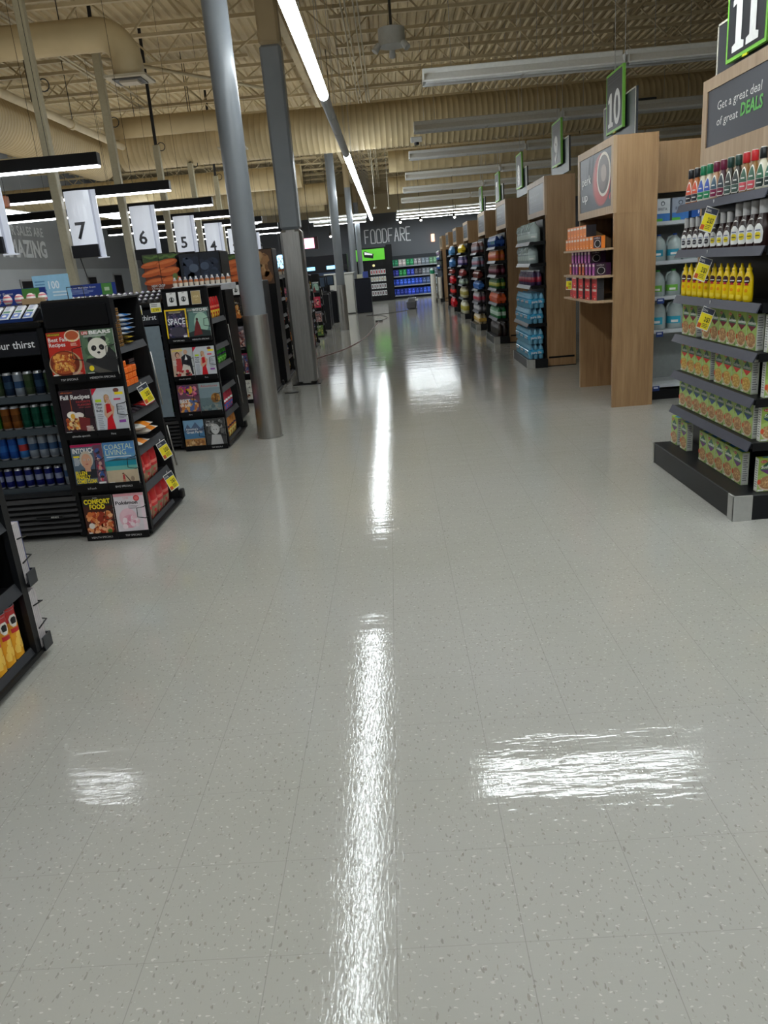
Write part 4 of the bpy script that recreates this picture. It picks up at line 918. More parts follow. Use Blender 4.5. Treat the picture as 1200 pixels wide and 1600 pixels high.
def can(name, body, accent, r=.03, h=.155, top=C(190, 192, 196), lab='x', gp=None):
    t = thing(name, lab, 'drink can', group=gp)
    g = G(); g.lathe(0, 0, 0, [(r * .78, 0, top), (r, .012, body), (r, h * .35, body), (r, h * .36, accent), (r, h * .62, accent), (r, h * .63, body), (r, h - .016, body)], 18); g.build('can_body', 'can', t)
    g = G(); g.lathe(0, 0, 0, [(r, h - .0158, top), (r * .82, h - .002, top), (r * .82, h, top), (r * .74, h - .002, C(150, 150, 155)), (.001, h - .002, C(150, 150, 155))], 18, caps=False); g.build('can_lid', 'can', t)
    return Row(t)
C_ = dict(dkblue=can('drink_can', C(30, 50, 76), C(50, 76, 104)), green=can('drink_can', C(64, 130, 50), C(50, 110, 44)), olive=can('drink_can', C(70, 84, 60), C(56, 80, 50)), teal=can('drink_can', C(20, 84, 66), C(14, 72, 56)), brown=can('drink_can', C(140, 84, 36), C(110, 66, 30)),
          blue=can('drink_can', C(34, 80, 160), C(40, 100, 180)), silver=can('drink_can', C(150, 160, 172), C(60, 90, 130)), navy=can('drink_can', C(24, 34, 110), C(140, 148, 180), .0265, .135), ltblue=can('drink_can', C(60, 120, 190), C(180, 60, 60)))
rows = ((.942, ('olive', 'dkblue', 'olive', 'silver', 'dkblue', 'olive', 'green', 'dkblue', 'green', 'dkblue', 'olive', 'green', 'dkblue')), (.732, ('teal', 'teal', 'teal', 'teal', 'brown', 'brown', 'green', 'brown', 'green', 'green', 'teal', 'teal', 'green')),
        (.537, ('silver', 'silver', 'silver', 'silver', 'ltblue', 'blue', 'blue', 'blue', 'blue', 'blue', 'blue', 'silver', 'blue')), (.347, ('silver', 'navy', 'navy', 'navy', 'navy', 'navy', 'navy', 'navy', 'navy', 'navy', 'navy', 'navy', 'navy')))
CN = dict(dkblue='dark blue', green='bright green', olive='olive green', teal='deep green', brown='brown and amber', blue='blue', silver='silver and blue', navy='slim navy', ltblue='light blue and red')
for r, (z, ks) in enumerate(rows):
    for k, n in enumerate(ks):
        lv = ('top', 'second', 'third', 'bottom')[r]
        C_[n].put((-2.21 - k * .0665, 4.81 if r < 3 else 4.80, z), rz=k * .7, label='%s drink can on the %s shelf of the open cooler' % (CN[n], lv), group='%s cans on the %s shelf' % (CN[n], lv))
for x in range(6):
    for z, n in ((.942, 'dkblue'), (.732, 'brown'), (.537, 'silver'), (.347, 'green')): C_[n].put((-2.22 - x * .068, 7.32, z), label='%s drink can behind the glass of the second cooler' % CN[n], group='%s cans in the second cooler' % CN[n])
# things on the near cooler's top
t = thing('gum_tray', 'sloping black tray of gum packets on top of the can cooler', 'tray', (-2.17, 4.68, 1.402))
g = G(); g.add([(-1.0, 0, 0), (0, 0, 0), (0, .17, .09), (-1.0, .17, .09), (-1.0, 0, -.0), (0, 0, -.0), (0, .17, 0), (-1.0, .17, 0)], [(0, 1, 2, 3), (0, 3, 7, 4), (1, 5, 6, 2), (3, 2, 6, 7), (4, 7, 6, 5)], C(28, 30, 36)); g.box(-1.0, -.01, 0, 0, 0, .02, C(36, 70, 130)); g.build('tray_body', 'enamel', t)
g = G()
for k in range(2):
    pass
t2 = thing('gum_packet', 'x', 'gum packet'); g = G(); g.box(-.028, 0, 0, .028, .15, .014, C(232, 236, 242), .004); c = Card(g, (-.026, .002, .014), (.052, 0, 0), (0, .145, 0), .0004); c.rect(.05, .02, .95, .4, C(70, 110, 190)); c.rect(.1, .45, .9, .6, C(60, 130, 90)); c.lines(.15, .65, .85, .95, 4, C(130, 150, 190)); c.ell(.5, .2, .25, .08, WHITE); g.build('packet', 'print', t2)
t2.rotation_euler = (.487, 0, 0); gr = Row(t2)
for k in range(12): gr.put((-2.21 - k * .073, 4.69, 1.413), label='white and blue gum packet leaning on the tray above the can cooler', group='gum packets on the cooler tray')
def candy_ball(cols):
    t = thing('sweet_egg', 'x', 'sweet'); g = G(); n = 8
    g.lathe(0, 0, 0, [(.001, 0, cols[0])] + [(.028 * math.sin(PI * k / n), .033 * (1 - math.cos(PI * k / n)), cols[k % 2]) for k in range(1, n)] + [(.001, .066, cols[0])], 14, caps=False); g.build('egg_body', 'pouch', t); return Row(t)
ce = candy_ball((C(240, 238, 236), C(220, 130, 140)))
t = thing('sweets_shelf', 'low black shelf of round sweets above the gum tray', 'shelf', (-2.16, 4.86, 1.402)); g = G(); g.box(-1.02, 0, 0, 0, .12, .095, C(24, 25, 30), .004); g.build('shelf_body', 'enamel', t)
for k in range(12): ce.put((-2.19 - k * .075, 4.92, 1.498), rz=k, label='round white sweet with a pink band above the gum tray', group='round sweets above the cooler')
g = G(); g.box(-.13, 0, 0, 0, .05, .035, C(176, 148, 110)); tag(g.build('cardboard_box', 'paper', loc=(-2.18, 4.855, 1.50)), 'flat tan cardboard box lying between the round sweets', 'box').location.z = 1.565
bpy.data.objects['cardboard_box'].location = (-2.17, 4.86, 1.4975)
def banner(x0, x1, y, z, label):
    w = x1 - x0
    t = thing('promotion_banner', label, 'banner', (x0, y, 0)); g = G(); g.box(0, 0, z, w, .012, z + .115, C(34, 62, 150)); c = Card(g, (0, 0, z), (w, 0, 0), (0, 0, .115), .0006)
    c.text("You'll love our Multiplier Event", .22, .68, .14, WHITE, w=.5, bold=.01); c.lines(.3, .2, .7, .6, 4, C(150, 170, 220), random.Random(1)); c.rect(.80, .02, .95, .98, C(84, 150, 70)); c.rect(.84, .35, .91, .65, C(200, 225, 190)); c.ell(.24, .3, .025, .1, C(120, 200, 170)); c.ell(.20, .5, .018, .07, C(120, 200, 170)); c.text('up', .03, .3, .3, C(190, 210, 250)); g.build('banner_board', 'print', t)
    for x in (.05, w - .05): g = G(); g.box(x - .01, .012, 0, x + .01, .03, z, DARK); g.build('support', 'enamel', t)
banner(-3.25, -2.42, 5.5, 1.485, 'blue banner with a green square above the can cooler at the left edge')
banner(-3.5, -2.78, 7.95, 1.50, 'blue banner with a green square between lane pole seven and six')
g = G(); g.box(0, 0, 0, .3, .01, .2, C(140, 190, 220)); c = Card(g, (0, 0, 0), (.3, 0, 0), (0, 0, .2), .0006); c.rect(.0, .0, 1, 1, C(150, 198, 226)); c.text('100', .42, .45, .3, C(230, 240, 248), w=.3, bold=.02); c.lines(.05, .2, .35, .8, 5, C(100, 150, 190)); c.lines(.5, .1, .95, .35, 2, C(220, 235, 245))
tag(g.build('notice_board', 'print', loc=(-2.95, 6.5, 1.50)), 'light blue notice board standing behind the blue banner', 'notice')
for i, y in enumerate((5.9, 8.35, 10.9, 13.4, 15.9)):
    t = thing('checkout_counter', 'grey checkout counter with a dark belt, %s' % ['behind the can cooler', 'behind the glass-door cooler', 'behind the hidden cooler', 'below the sign five', 'below the sign four'][i], 'checkout counter', (-2.78, y, 0))
    g = G(); g.box(-2.6, 0, .0, 0, .6, .86, C(120, 124, 130), .01); g.build('counter_body', 'enamel', t); g = G(); g.box(-2.6, .08, .86, -.1, .52, .88, C(30, 30, 32)); g.build('belt', 'plastic', t)
    g = G(); g.box(-.52, .56, .86, -.46, .60, 1.28, DARK); g.box(-.56, .54, .86, -.42, .64, .875, DARK); g.build('monitor_post', 'enamel', t)
    g = G(); g.box(-.70, .50, 1.28, -.28, .56, 1.50, C(44, 46, 50), .01); g.box(-.68, .495, 1.30, -.30, .50, 1.48, C(20, 22, 26)); g.build('monitor', 'plastic', t)
    g = G(); g.box(-.24, .2, .88, .0, .55, 1.44, C(150, 154, 158), .02); g.build('bagging_tower', 'enamel', t)
# bits on top of the near racks
t = thing('wire_basket', 'small black wire frame standing on top of the nearest whole rack', 'wire frame', (-1.93, 4.80, 1.502)); g = G(); g.tube([(-.05, 0, 0), (-.05, 0, .075), (.05, 0, .075), (.05, 0, 0)], .003, BLACK, 5); g.tube([(-.09, -.03, .003), (-.09, .08, .003), (.09, .08, .003), (.09, -.03, .003)], .003, BLACK, 5, True); g.tube([(-.05, 0, .003), (.05, 0, .003)], .003, BLACK, 5); g.build('frame', 'wire', t)
o = Row(bar_item('lip_balm', 'x', 'small item', (C(230, 232, 236), C(90, 60, 120)), (.03, .05, .03)))
t = thing('candy_tray', 'dark tray of small white packets above the glass-door cooler', 'tray', (-2.33, 7.2, 1.402)); g = G(); g.add([(-.75, 0, 0), (.2, 0, 0), (.2, .2, .09), (-.75, .2, .09), (-.75, .2, 0), (.2, .2, 0)], [(0, 1, 2, 3), (0, 3, 4), (1, 5, 2), (3, 2, 5, 4), (0, 4, 5, 1)], C(34, 36, 40)); g.build('tray_body', 'enamel', t)
for k in range(16):
    for j in range(3): o.put((-2.17 - k * .055, 7.23 + j * .062, 1.418 + j * .03), label='small white packet in the dark tray above the glass-door cooler', group='white packets above the glass-door cooler')
g = G(); g.box(0, 0, 0, .1, .001, .085, WHITE); c = Card(g, (0, 0, 0), (.1, 0, 0), (0, 0, .085), .0005); c.rect(.04, .04, .96, .5, C(240, 222, 50)); c.text('2.99', .5, .14, .26, C(40, 40, 40), al='c'); c.lines(.1, .55, .9, .9, 2, C(130, 130, 130))
pt = tag(g.build('price_ticket', 'print', loc=(-2.22, 7.155, 1.31)), 'right one of two white and yellow price tickets above the glass-door cooler', 'price tag'); p2 = pt.copy(); COL.objects.link(p2); p2.location = (-2.40, 7.155, 1.30); p2['label'] = 'left one of two white and yellow price tickets above the glass-door cooler'

# produce photo cabinets
def photo_cabinet(x0, x1, y, kind, label, z0=1.49, z1=1.86):
    t = thing('photo_cabinet', label, 'cabinet', (x0, y, 0)); w = x1 - x0
    g = G(); g.box(0, .012, .02, w, .45, z1, BLACK, .01); g.build('cabinet_body', 'enamel', t)
    g = G(); g.box(.01, 0, z0, w - .01, .012, z1 - .01, C(30, 34, 30)); c = Card(g, (.01, 0, z0), (w - .02, 0, 0), (0, 0, z1 - .01 - z0), .0007); r = random.Random(kind + label)
    if kind == 'carrots':
        c.rect(0, 0, 1, 1, C(70, 92, 50)); c.poly([(0, 0), (1, 0), (1, .78), (.2, .7), (0, .8)], C(120, 54, 26))
        for cu, cv, ru, rv, ro in ((.25, .72, .34, .09, .12), (.7, .74, .36, .11, .16), (.3, .5, .42, .1, .2), (.75, .5, .34, .12, .14), (.3, .24, .36, .1, .1), (.78, .25, .32, .12, .1)): c.ell(cu, cv, ru, rv, C(206, 96, 40), 20, rot=ro); c.ell(cu, cv + .03, ru * .8, rv * .4, C(228, 126, 64), 16, rot=ro)
        for k in range(6): c.ell(.2 + k * .15, .92, .16, .03, C(96, 126, 60), 10, rot=.3 if k % 2 else -.3)
        c.rect(.49, 0, .505, 1, C(26, 26, 26)); c.ell(.93, .34, .08, .1, C(110, 130, 70)); c.text('NEW CROP', .16, .08, .07, WHITE, w=.42, bold=.02); c.text('Choppers', .16, .02, .05, WHITE, w=.36)
    elif kind == 'berries':
        c.rect(0, 0, 1, 1, C(30, 36, 46)); c.blobs(0, .1, 1, 1, [C(44, 54, 74), C(58, 70, 92), C(36, 44, 62)], 70, .13, None, r); c.ell(.34, .56, .12, .13, C(90, 104, 124)); c.ell(.62, .6, .11, .12, C(76, 90, 112)); c.rect(.49, 0, .505, 1, C(16, 16, 18))
    else:
        c.rect(0, 0, 1, 1, C(90, 64, 44)); c.blobs(0, 0, 1, 1, [C(176, 130, 84), C(140, 96, 58), C(196, 156, 108)], 30, .25, None, r)
    g.build('photo_panel', 'print', t); return t
photo_cabinet(-2.64, -2.27, 8.5, 'carrots', 'black cabinet with a carrots photo, left of the blueberry one', 1.50, 1.87)
photo_cabinet(-2.25, -1.80, 8.5, 'berries', 'black cabinet with a dark blueberries photo above the second rack', 1.50, 1.85)
photo_cabinet(-2.46, -2.03, 11.08, 'carrots', 'black cabinet with a carrots photo behind the third rack', 1.44, 1.88)
photo_cabinet(-2.01, -1.65, 11.3, 'bread', 'black cabinet with a brown bread photo behind the near round column', 1.44, 1.92)
t = thing('bottle_tray', 'white tray of little bottles on the second rack, below the blueberries', 'tray', (-2.25, 8.0, 0)); g = G(); g.box(.02, 0, 1.45, .62, .3, 1.515, C(200, 202, 206), .006); g.build('tray_body', 'plastic', t)
g = G(); g.box(.28, .1, 0, .34, .2, 1.45, DARK); g.build('stand', 'enamel', t)
tt = thing('mini_bottle', 'x', 'bottle'); g = G(); g.lathe(0, 0, 0, [(.022, 0, C(236, 226, 210)), (.025, .035, C(200, 120, 70)), (.02, .06, C(190, 196, 210)), (.01, .075, C(240, 240, 240)), (.009, .09, C(220, 180, 60))], 10); g.build('bottle_body', 'plastic', tt); o = Row(tt)
for k in range(11): o.put((-2.2 + k * .055, 8.05, 1.516), label='little white bottle in the tray below the blueberries photo', group='little bottles below the blueberries photo')
t = thing('flower_tray', 'white tray of cream and yellow sweets beside the square column', 'tray', (-2.35, 12.7, 0)); g = G(); g.box(0, 0, 1.50, .72, .25, 1.55, C(190, 190, 190)); g.build('tray_body', 'plastic', t); g = G(); g.box(.3, .1, 0, .36, .16, 1.5, DARK); g.build('stand', 'enamel', t)
for k in range(8): o.put((-2.28 + k * .085, 12.75, 1.551), label='cream sweet figure in the tray beside the square column', group='sweet figures beside the square column').scale = (1.6, 1.6, 1.4)

# ------------------------------------------------------------------ end-of-aisle towers on the right
RAIL = C(92, 94, 106)
def tower(y0, label, y1=None, poster=None, z_head=2.02, seam=True):
    y1 = y1 or y0 + 1.37; t = thing('display_tower', label, 'display tower', (2.13, y0, 0)); d = y1 - y0
    g = G(); g.box(0, 0, 0, .40, .035, 2.5, WHITE)
    if seam: g.box(-.001, -.002, z_head - .19, .401, 0, z_head - .186, WHITE)
    g.build('side_panel', 'wood', t)
    g = G(); g.box(0, d - .035, 0, .40, d, 2.5, WHITE); g.build('side_panel', 'wood', t)
    if seam: g = G(); g.box(.02, -.003, .115, .38, 0, .14, C(16, 16, 16)); g.box(.0, -.004, 0, .4, 0, .012, C(16, 16, 16)); g.build('kick_gap', 'enamel', t)
    g = G(); g.box(.005, .035, z_head, .39, d - .035, z_head + .02, WHITE); g.box(.005, .035, 2.48, .39, d - .035, 2.5, WHITE)
    f = .07; za, zb = z_head, 2.5
    g.box(-.012, -.002, za - .001, .021, f, zb + .001, WHITE); g.box(-.012, d - f, za - .001, .021, d + .002, zb + .001, WHITE); g.box(-.012, f, za, .02, d - f, za + f, WHITE); g.box(-.012, f, zb - f, .02, d - f, zb, WHITE)
    hf = g.build('header_frame', 'woodframe', t)
    g = G(); g.box(-.004, f - .01, za + f - .01, .01, d - f + .01, zb - f + .01, C(56, 60, 72)); c = Card(g, (-.004, d - f, za + f), (0, -(d - 2 * f), 0), (0, 0, zb - za - 2 * f), .0008)
    c.rect(0, 0, 1, 1, C(50, 53, 64)); poster(c) if poster else None
    g.build('header_poster', 'print', hf); return t
def p_text(c):
    c.text('quench your', .12, .62, .10, C(140, 144, 156), w=.6); c.text('thirst', .12, .42, .12, C(160, 164, 176), w=.4); c.lines(.12, .15, .8, .32, 2, C(96, 100, 112), random.Random(2))
def p_cup(c):
    c.ell(.70, .50, .27, .46, C(140, 34, 32), 34); c.ell(.72, .47, .24, .41, C(176, 44, 40), 34); c.ell(.77, .58, .20, .38, C(216, 206, 190), 34); c.ell(.77, .58, .17, .33, C(70, 56, 52), 32); c.ell(.75, .53, .12, .22, C(96, 80, 74), 24); c.ell(.78, .60, .08, .15, C(150, 130, 118), 18)
    c.poly([(.94, .16), (.98, .24), (.97, .1)], C(220, 60, 70)); c.ell(.3, .8, .01, .25, C(90, 92, 104), rot=-.3); c.ell(.42, .84, .01, .22, C(90, 92, 104), rot=-.3)
    c.text('perk', .10, .50, .17, WHITE, w=.30); c.text('up', .11, .20, .17, WHITE, w=.18)
def p_deal(c):
    c.text('Get a great deal', .12, .60, .15, WHITE, w=.47, slant=.08); c.text('of great', .12, .33, .14, WHITE, w=.24, slant=.08); c.text('DEALS', .39, .33, .2, C(96, 190, 84), w=.22, bold=.03, slant=.08)
def shelf_set(t, zs, x0, y0, d, xb, near=True):
    for z in zs:
        g = G(); g.box(x0 + .012, y0, z - .028, xb, y0 + d, z, BLACK)
        sf = g.build('shelf', 'enamel', t)
        g = G(); g.add([(x0 + .012, y0, z + .006), (x0 + .012, y0 + d, z + .006), (x0 - .012, y0 + d, z - .042), (x0 - .012, y0, z - .042), (x0 + .016, y0, z + .006), (x0 + .016, y0 + d, z + .006), (x0 - .004, y0 + d, z - .042), (x0 - .004, y0, z - .042)],
              [(0, 3, 2, 1), (4, 5, 6, 7), (0, 4, 7, 3), (1, 2, 6, 5), (0, 1, 5, 4), (3, 7, 6, 2)], RAIL); g.build('price_rail', 'enamel', sf)
        if near: g = G(); g.box(x0 + .02, y0 - .006, z - .042, xb, y0, z + .004, BLACK); g.build('price_rail', 'enamel', sf)
def plinth(t, y0, d, xb, z=.15, x0=1.84):
    g = G(); g.box(x0, y0, .0, xb, y0 + d, z, C(44, 46, 50), .004); pl = g.build('plinth', 'enamel', t)
    g = G(); g.box(x0 - .006, y0 - .006, 0, x0 + .004, y0 + .07, z + .001, WHITE); g.box(x0 - .006, y0 - .008, 0, x0 + .10, y0 + .004, z + .001, WHITE)
    for zz_ in (.02, z - .02): g.cyl((x0 + .04, y0 - .009, zz_), (x0 + .04, y0 - .005, zz_), .004, WHITE, 8)
    g.c = [C(190, 190, 186)] * len(g.c); g.build('corner_guard', 'enamel', pl)
    g = G(); g.box(x0 - .004, y0 + d - .03, 0, x0 + .004, y0 + d + .002, z + .001, WHITE); g.build('corner_guard', 'steel', pl)

# the nearest tower: dressings, sauces, mustard and pasta boxes
tA = tower(4.12, 'nearest wooden tower whose header offers great deals', 5.53, p_deal, seam=False, z_head=2.03)
g = G(); g.box(-.012, .0, 1.74, .02, 1.41, 2.03, WHITE); g.build('header_apron', 'woodframe', tA)
tS = thing('shelf_unit', 'nearest black shelf unit with dressings, sauces, mustard and pasta boxes', 'shelf unit', (0, 0, 0))
AZ = (1.755, 1.478, 1.19, .935, .69, .447)
shelf_set(tS, AZ, 1.9, 4.09, 1.22, 2.12); plinth(tS, 4.09, 1.38, 2.12, .148)
g = G(); g.box(2.10, 4.12, .15, 2.125, 5.42, 1.73, C(12, 12, 13)); g.build('back_panel', 'enamel', tS)

GD = C(196, 150, 100)
def oval_bottle(name, lab, cat, prof, sx, sy, capprof, body_mat, labels, n=20):
    t = thing(name, lab, cat); g = G(); g.lathe(0, 0, 0, prof, n, sx, sy); g.build('bottle_body', body_mat, t)
    g = G(); g.lathe(0, 0, 0, capprof, n); g.build('cap', 'plastic', t)
    g = G()
    for rows_, col, off in labels: g.patch(0, 0, 0, prof, sx, sy, PI + .5, rows_, col, off)
    g.build('label', 'print', t); return Row(t)
def dressing(body, cap, l1, l2, key):
    prof = [(.036, 0, body), (.04, .006, body), (.041, .05, body), (.036, .09, body), (.026, .125, body), (.016, .15, body), (.015, .165, body)]
    outl = [(.012, .50), (.02, .74), (.05, .80), (.08, .72), (.105, .62), (.125, .42), (.135, .1)]
    inn = [(.017, .55), (.03, .66), (.05, .68), (.056, .68)]; up = [(.058, .68), (.08, .60), (.1, .48), (.12, .26), (.126, .08)]
    return oval_bottle('dressing_bottle', 'x', 'dressing bottle', prof, .75, 1.0, [(.0185, .153, cap), (.019, .156, cap), (.0185, .198, cap), (.016, .205, C(230, 225, 220)), (.015, .208, C(230, 225, 220))], 'plastic',
        [(outl, C(240, 238, 228), .0008), (inn, l2, .0014), (up, l1, .0014), ([(.034, .4), (.04, .42)], C(230, 230, 225), .0018), ([(.075, .35), (.082, .33)], C(230, 230, 225), .0018)])
DR = [('orange', dressing(C(200, 110, 50), C(26, 28, 34), C(224, 90, 60), C(40, 40, 50), 0), 2), ('green-capped ranch', dressing(C(226, 220, 198), C(24, 120, 80), C(60, 90, 180), C(30, 140, 90), 1), 2), ('maroon-capped peach', dressing(C(206, 156, 116), C(110, 24, 60), C(60, 90, 110), C(140, 30, 80), 2), 1),
      ('maroon-capped dark red', dressing(C(70, 26, 40), C(110, 24, 60), C(50, 60, 70), C(120, 30, 60), 3), 1), ('dark green-capped vinaigrette', dressing(C(50, 46, 34), C(24, 60, 52), C(50, 56, 54), C(70, 92, 84), 4), 2), ('red-capped amber', dressing(C(150, 110, 60), C(196, 34, 40), C(60, 100, 80), C(216, 90, 100), 5), 2), ('black-capped creamy', dressing(C(228, 224, 200), C(20, 26, 28), C(50, 110, 80), C(30, 50, 46), 6), 2)]
k = 0
for nm, rw, cnt in DR:
    for j in range(cnt): rw.put((1.965, 5.265 - k * .098, 1.757), label='%s dressing bottle on the top shelf%s' % (nm, '' if cnt == 1 else ', %s one of its pair' % ('left' if j == 0 else 'right')), group='dressing bottles on the top shelf'); k += 1
def bbq(yel, big, lab='x'):
    s = 1.18 if big else 1.0; B = C(44, 20, 18)
    prof = [(.030 * s, 0, B), (.033 * s, .006, B), (.034 * s, .08 * s, B), (.030 * s, .10 * s, B), (.018 * s, .135 * s, B), (.014 * s, .15 * s, B)]
    cap = [(.018 * s, .138 * s, C(206, 204, 204)), (.0185 * s, .19 * s, C(210, 208, 206)), (.0185 * s, .192 * s, C(170, 168, 168)), (.0185 * s, .195 * s, C(226, 224, 222)), (.016 * s, .197 * s, C(226, 224, 222))]
    acc = C(236, 214, 50) if yel else C(60, 58, 66)
    return oval_bottle('sauce_bottle', lab, 'sauce bottle', prof, 1, 1, cap, 'plastic',
        [([(.014 * s, .45), (.022 * s, .66), (.06 * s, .70), (.082 * s, .55), (.096 * s, .2)], C(240, 240, 238), .0008), ([(.032 * s, .24), (.038 * s, .4), (.055 * s, .4), (.061 * s, .2)], acc, .0014), ([(.044 * s, .3), (.048 * s, .3)], C(60, 60, 60) if yel else C(200, 200, 200), .0018), ([(.066 * s, .36), (.071 * s, .34)], C(90, 100, 150), .0014),
         ([(.115 * s, .5), (.12 * s, .2), (.122 * s, .1)], C(220, 216, 210), .001)])
B1, B2, B3 = bbq(False, False), bbq(True, False), bbq(True, True)
for k in range(12):
    rw, nm = (B1, 'brown sauce bottle with a grey-centred label') if k < 5 else (B2, 'small brown sauce bottle with a yellow-centred label') if k < 8 else (B3, 'large brown sauce bottle with a yellow label')
    rw.put((1.955, 5.275 - k * (.0935 if k < 8 else .096), 1.480), label=nm + ' on the second shelf', group=nm.split(' with')[0] + 's ' + ('grey' if k < 5 else 'yellow') + ' label')
YL = C(250, 214, 10)
prof = [(.028, 0, YL), (.032, .006, YL), (.033, .04, YL), (.032, .10, YL), (.029, .135, YL), (.018, .16, YL), (.014, .165, YL)]
mu = oval_bottle('mustard_bottle', 'x', 'mustard bottle', prof, .72, 1.05, [(.0145, .164, YL), (.0145, .178, C(240, 200, 10)), (.008, .182, YL), (.006, .202, YL), (.004, .204, YL)], 'plastic',
    [([(.095, .3), (.103, .62), (.125, .66), (.135, .3)], C(60, 20, 34), .001), ([(.108, .5), (.113, .45)], WHITE, .0016), ([(.088, .5), (.10, .15)], C(200, 40, 60), .0016), ([(.052, .25), (.062, .34), (.07, .15)], C(244, 160, 20), .0012), ([(.012, .5), (.03, .6), (.035, .2)], C(252, 224, 70), .001)])
for k in range(11): mu.put((1.955, 5.27 - k * .093, 1.192), label='yellow mustard bottle with a dark round label on the third shelf', group='mustard bottles on the third shelf')
def pasta_box(acc, noodle, seed):
    g = G(); w, d, h = .12, .042, .195; r = random.Random(seed)
    g.box(-d, -w / 2, 0, 0, w / 2, h, C(214, 222, 200)); g.box(-d, -w / 2, h, 0, w / 2, h + .0006, C(190, 220, 60)); g.box(-d * .8, -w / 2 + .02, h + .0006, -d * .2, w / 2 - .03, h + .001, C(50, 140, 190))
    c = Card(g, (-d, w / 2, 0), (0, -w, 0), (0, 0, h))
    c.rect(0, 0, 1, 1, C(170, 200, 110)); c.poly([(0, .4), (0, .95), (.35, 1), (0, 1)], C(140, 186, 70)); c.poly([(0, .5), (1, .72), (1, 1), (0, 1)], C(156, 184, 84)); c.ell(.24, .90, .16, .045, C(190, 60, 40)); c.text('Betty', .13, .885, .03, WHITE, w=.22)
    c.poly([(.06, .70), (.5, .93), (.94, .70)], C(44, 96, 72)); c.text('Suddenly', .12, .70, .085, WHITE, w=.78, slant=.15, bold=.02); c.rect(.1, .655, .92, .69, C(70, 120, 100)); c.poly([(.08, .655), (.92, .655), (.5, .50)], acc)
    c.ell(.5, .24, .47, .22, C(226, 206, 180), 24); c.ell(.5, .27, .43, .20, noodle[1], 24); c.blobs(.07, .10, .93, .47, noodle, 70, .07, lambda a, b: ((a - .5) / .43) ** 2 + ((b - .28) / .19) ** 2 < 1, r); c.rect(.85, .02, .97, .1, C(120, 150, 90)); c.ell(.06, .3, .08, .08, C(220, 90, 50)); c.rect(.02, .02, .3, .07, WHITE)
    for sg, U in ((-1, Vector((d, 0, 0))), (1, Vector((-d, 0, 0)))):
        O = (-d, -w / 2, 0) if sg < 0 else (0, w / 2, 0); cc = Card(g, O, U, (0, 0, h)); cc.rect(.08, .04, .92, .96, C(236, 236, 230)); cc.lines(.16, .1, .84, .92, 12, C(150, 152, 150), r)
    return g.build('pasta_box', 'print')
ND = [C(206, 164, 110), C(180, 130, 86), C(226, 190, 136)]; NY = [C(230, 190, 90), C(206, 160, 70), C(240, 210, 130)]
def boxes(acc, noodle, z, ys, front, nm, seed, yoff=0):
    o = tag(pasta_box(acc, noodle, seed), 'x', 'pasta box'); rw = Row(o)
    for y in ys: rw.put((2.0, y, z), label='green pasta box with a %s triangle, facing the aisle on the %s' % nm, group='pasta boxes on the %s' % nm[1])
    for x in front: rw.put((x, 4.125, z), rz=PI / 2, label='green pasta box with a %s triangle, facing the camera on the %s' % nm, group='camera-facing pasta boxes on the %s' % nm[1])
    if front: pass
boxes(C(120, 30, 50), ND, .937, (5.245, 5.12, 4.90, 4.775, 4.65, 4.525, 4.40, 4.275), (2.035,), ('maroon', 'fourth shelf'), 1)
boxes(C(206, 50, 40), NY, .692, (5.245, 5.12, 4.995, 4.87, 4.68, 4.555, 4.43, 4.30), (2.035,), ('red', 'fifth shelf'), 2)
boxes(C(40, 74, 120), ND, .449, (5.25, 5.125, 5.0, 4.875, 4.75, 4.625, 4.50, 4.375, 4.25), (2.03,), ('blue', 'sixth shelf'), 3)
boxes(C(110, 60, 120), ND, .150, (5.38, 5.20, 4.86, 4.73, 4.60, 4.47, 4.345), (2.045,), ('purple', 'plinth'), 4)
for o_ in [o for o in bpy.data.objects if o.name.startswith('pasta_box')]:
    if abs(o_.rotation_euler[2]) > .1: o_.location.y = 4.155 if o_.location.z > .2 else 4.18
for y, z, w_ in ((4.74, 1.722, 'dressings'), (4.80, 1.445, 'brown sauces'), (4.72, 1.158, 'mustard')):
    price_tag(1.875, y + .02, z, -1, 'yellow price tag hanging below the %s' % w_, sc=1.05)

# the coffee tower
tB = tower(7.6, 'wooden tower with a coffee cup poster and boxes of pods', 8.97, p_cup, z_head=1.84, seam=False)
g = G(); g.box(.36, .035, 0, .39, 1.335, 1.84, WHITE); g.build('back_board', 'wood', tB)
g = G(); g.box(.02, .035, 1.06, .355, 1.335, 1.84, C(18, 18, 20)); g.build('dark_recess_panel', 'enamel', tB) if False else None
g = G(); g.box(.34, .04, 1.07, .358, 1.33, 1.83, C(16, 16, 18)); g.build('dark_recess_panel', 'enamel', tB)
g = G(); g.box(0, -.003, 1.832, .4, 0, 1.838, C(60, 44, 30)); g.build('panel_seam', 'wood', tB)
for z in (1.535, 1.285, 1.05):
    g = G(); pts = [(-.19, 1.30), (-.19, .12), (-.09, .0), (0.0, .0), (.0, .036), (.34, .036), (.34, 1.30)]
    g.add([(x, y, z - .02) for x, y in pts] + [(x, y, z) for x, y in pts], [tuple(range(7))[::-1] if True else None, tuple(range(7, 14))] + [(i, (i + 1) % 7, 7 + (i + 1) % 7, 7 + i) for i in range(7)], WHITE); o_ = g.build('shelf', 'woodframe', tB)
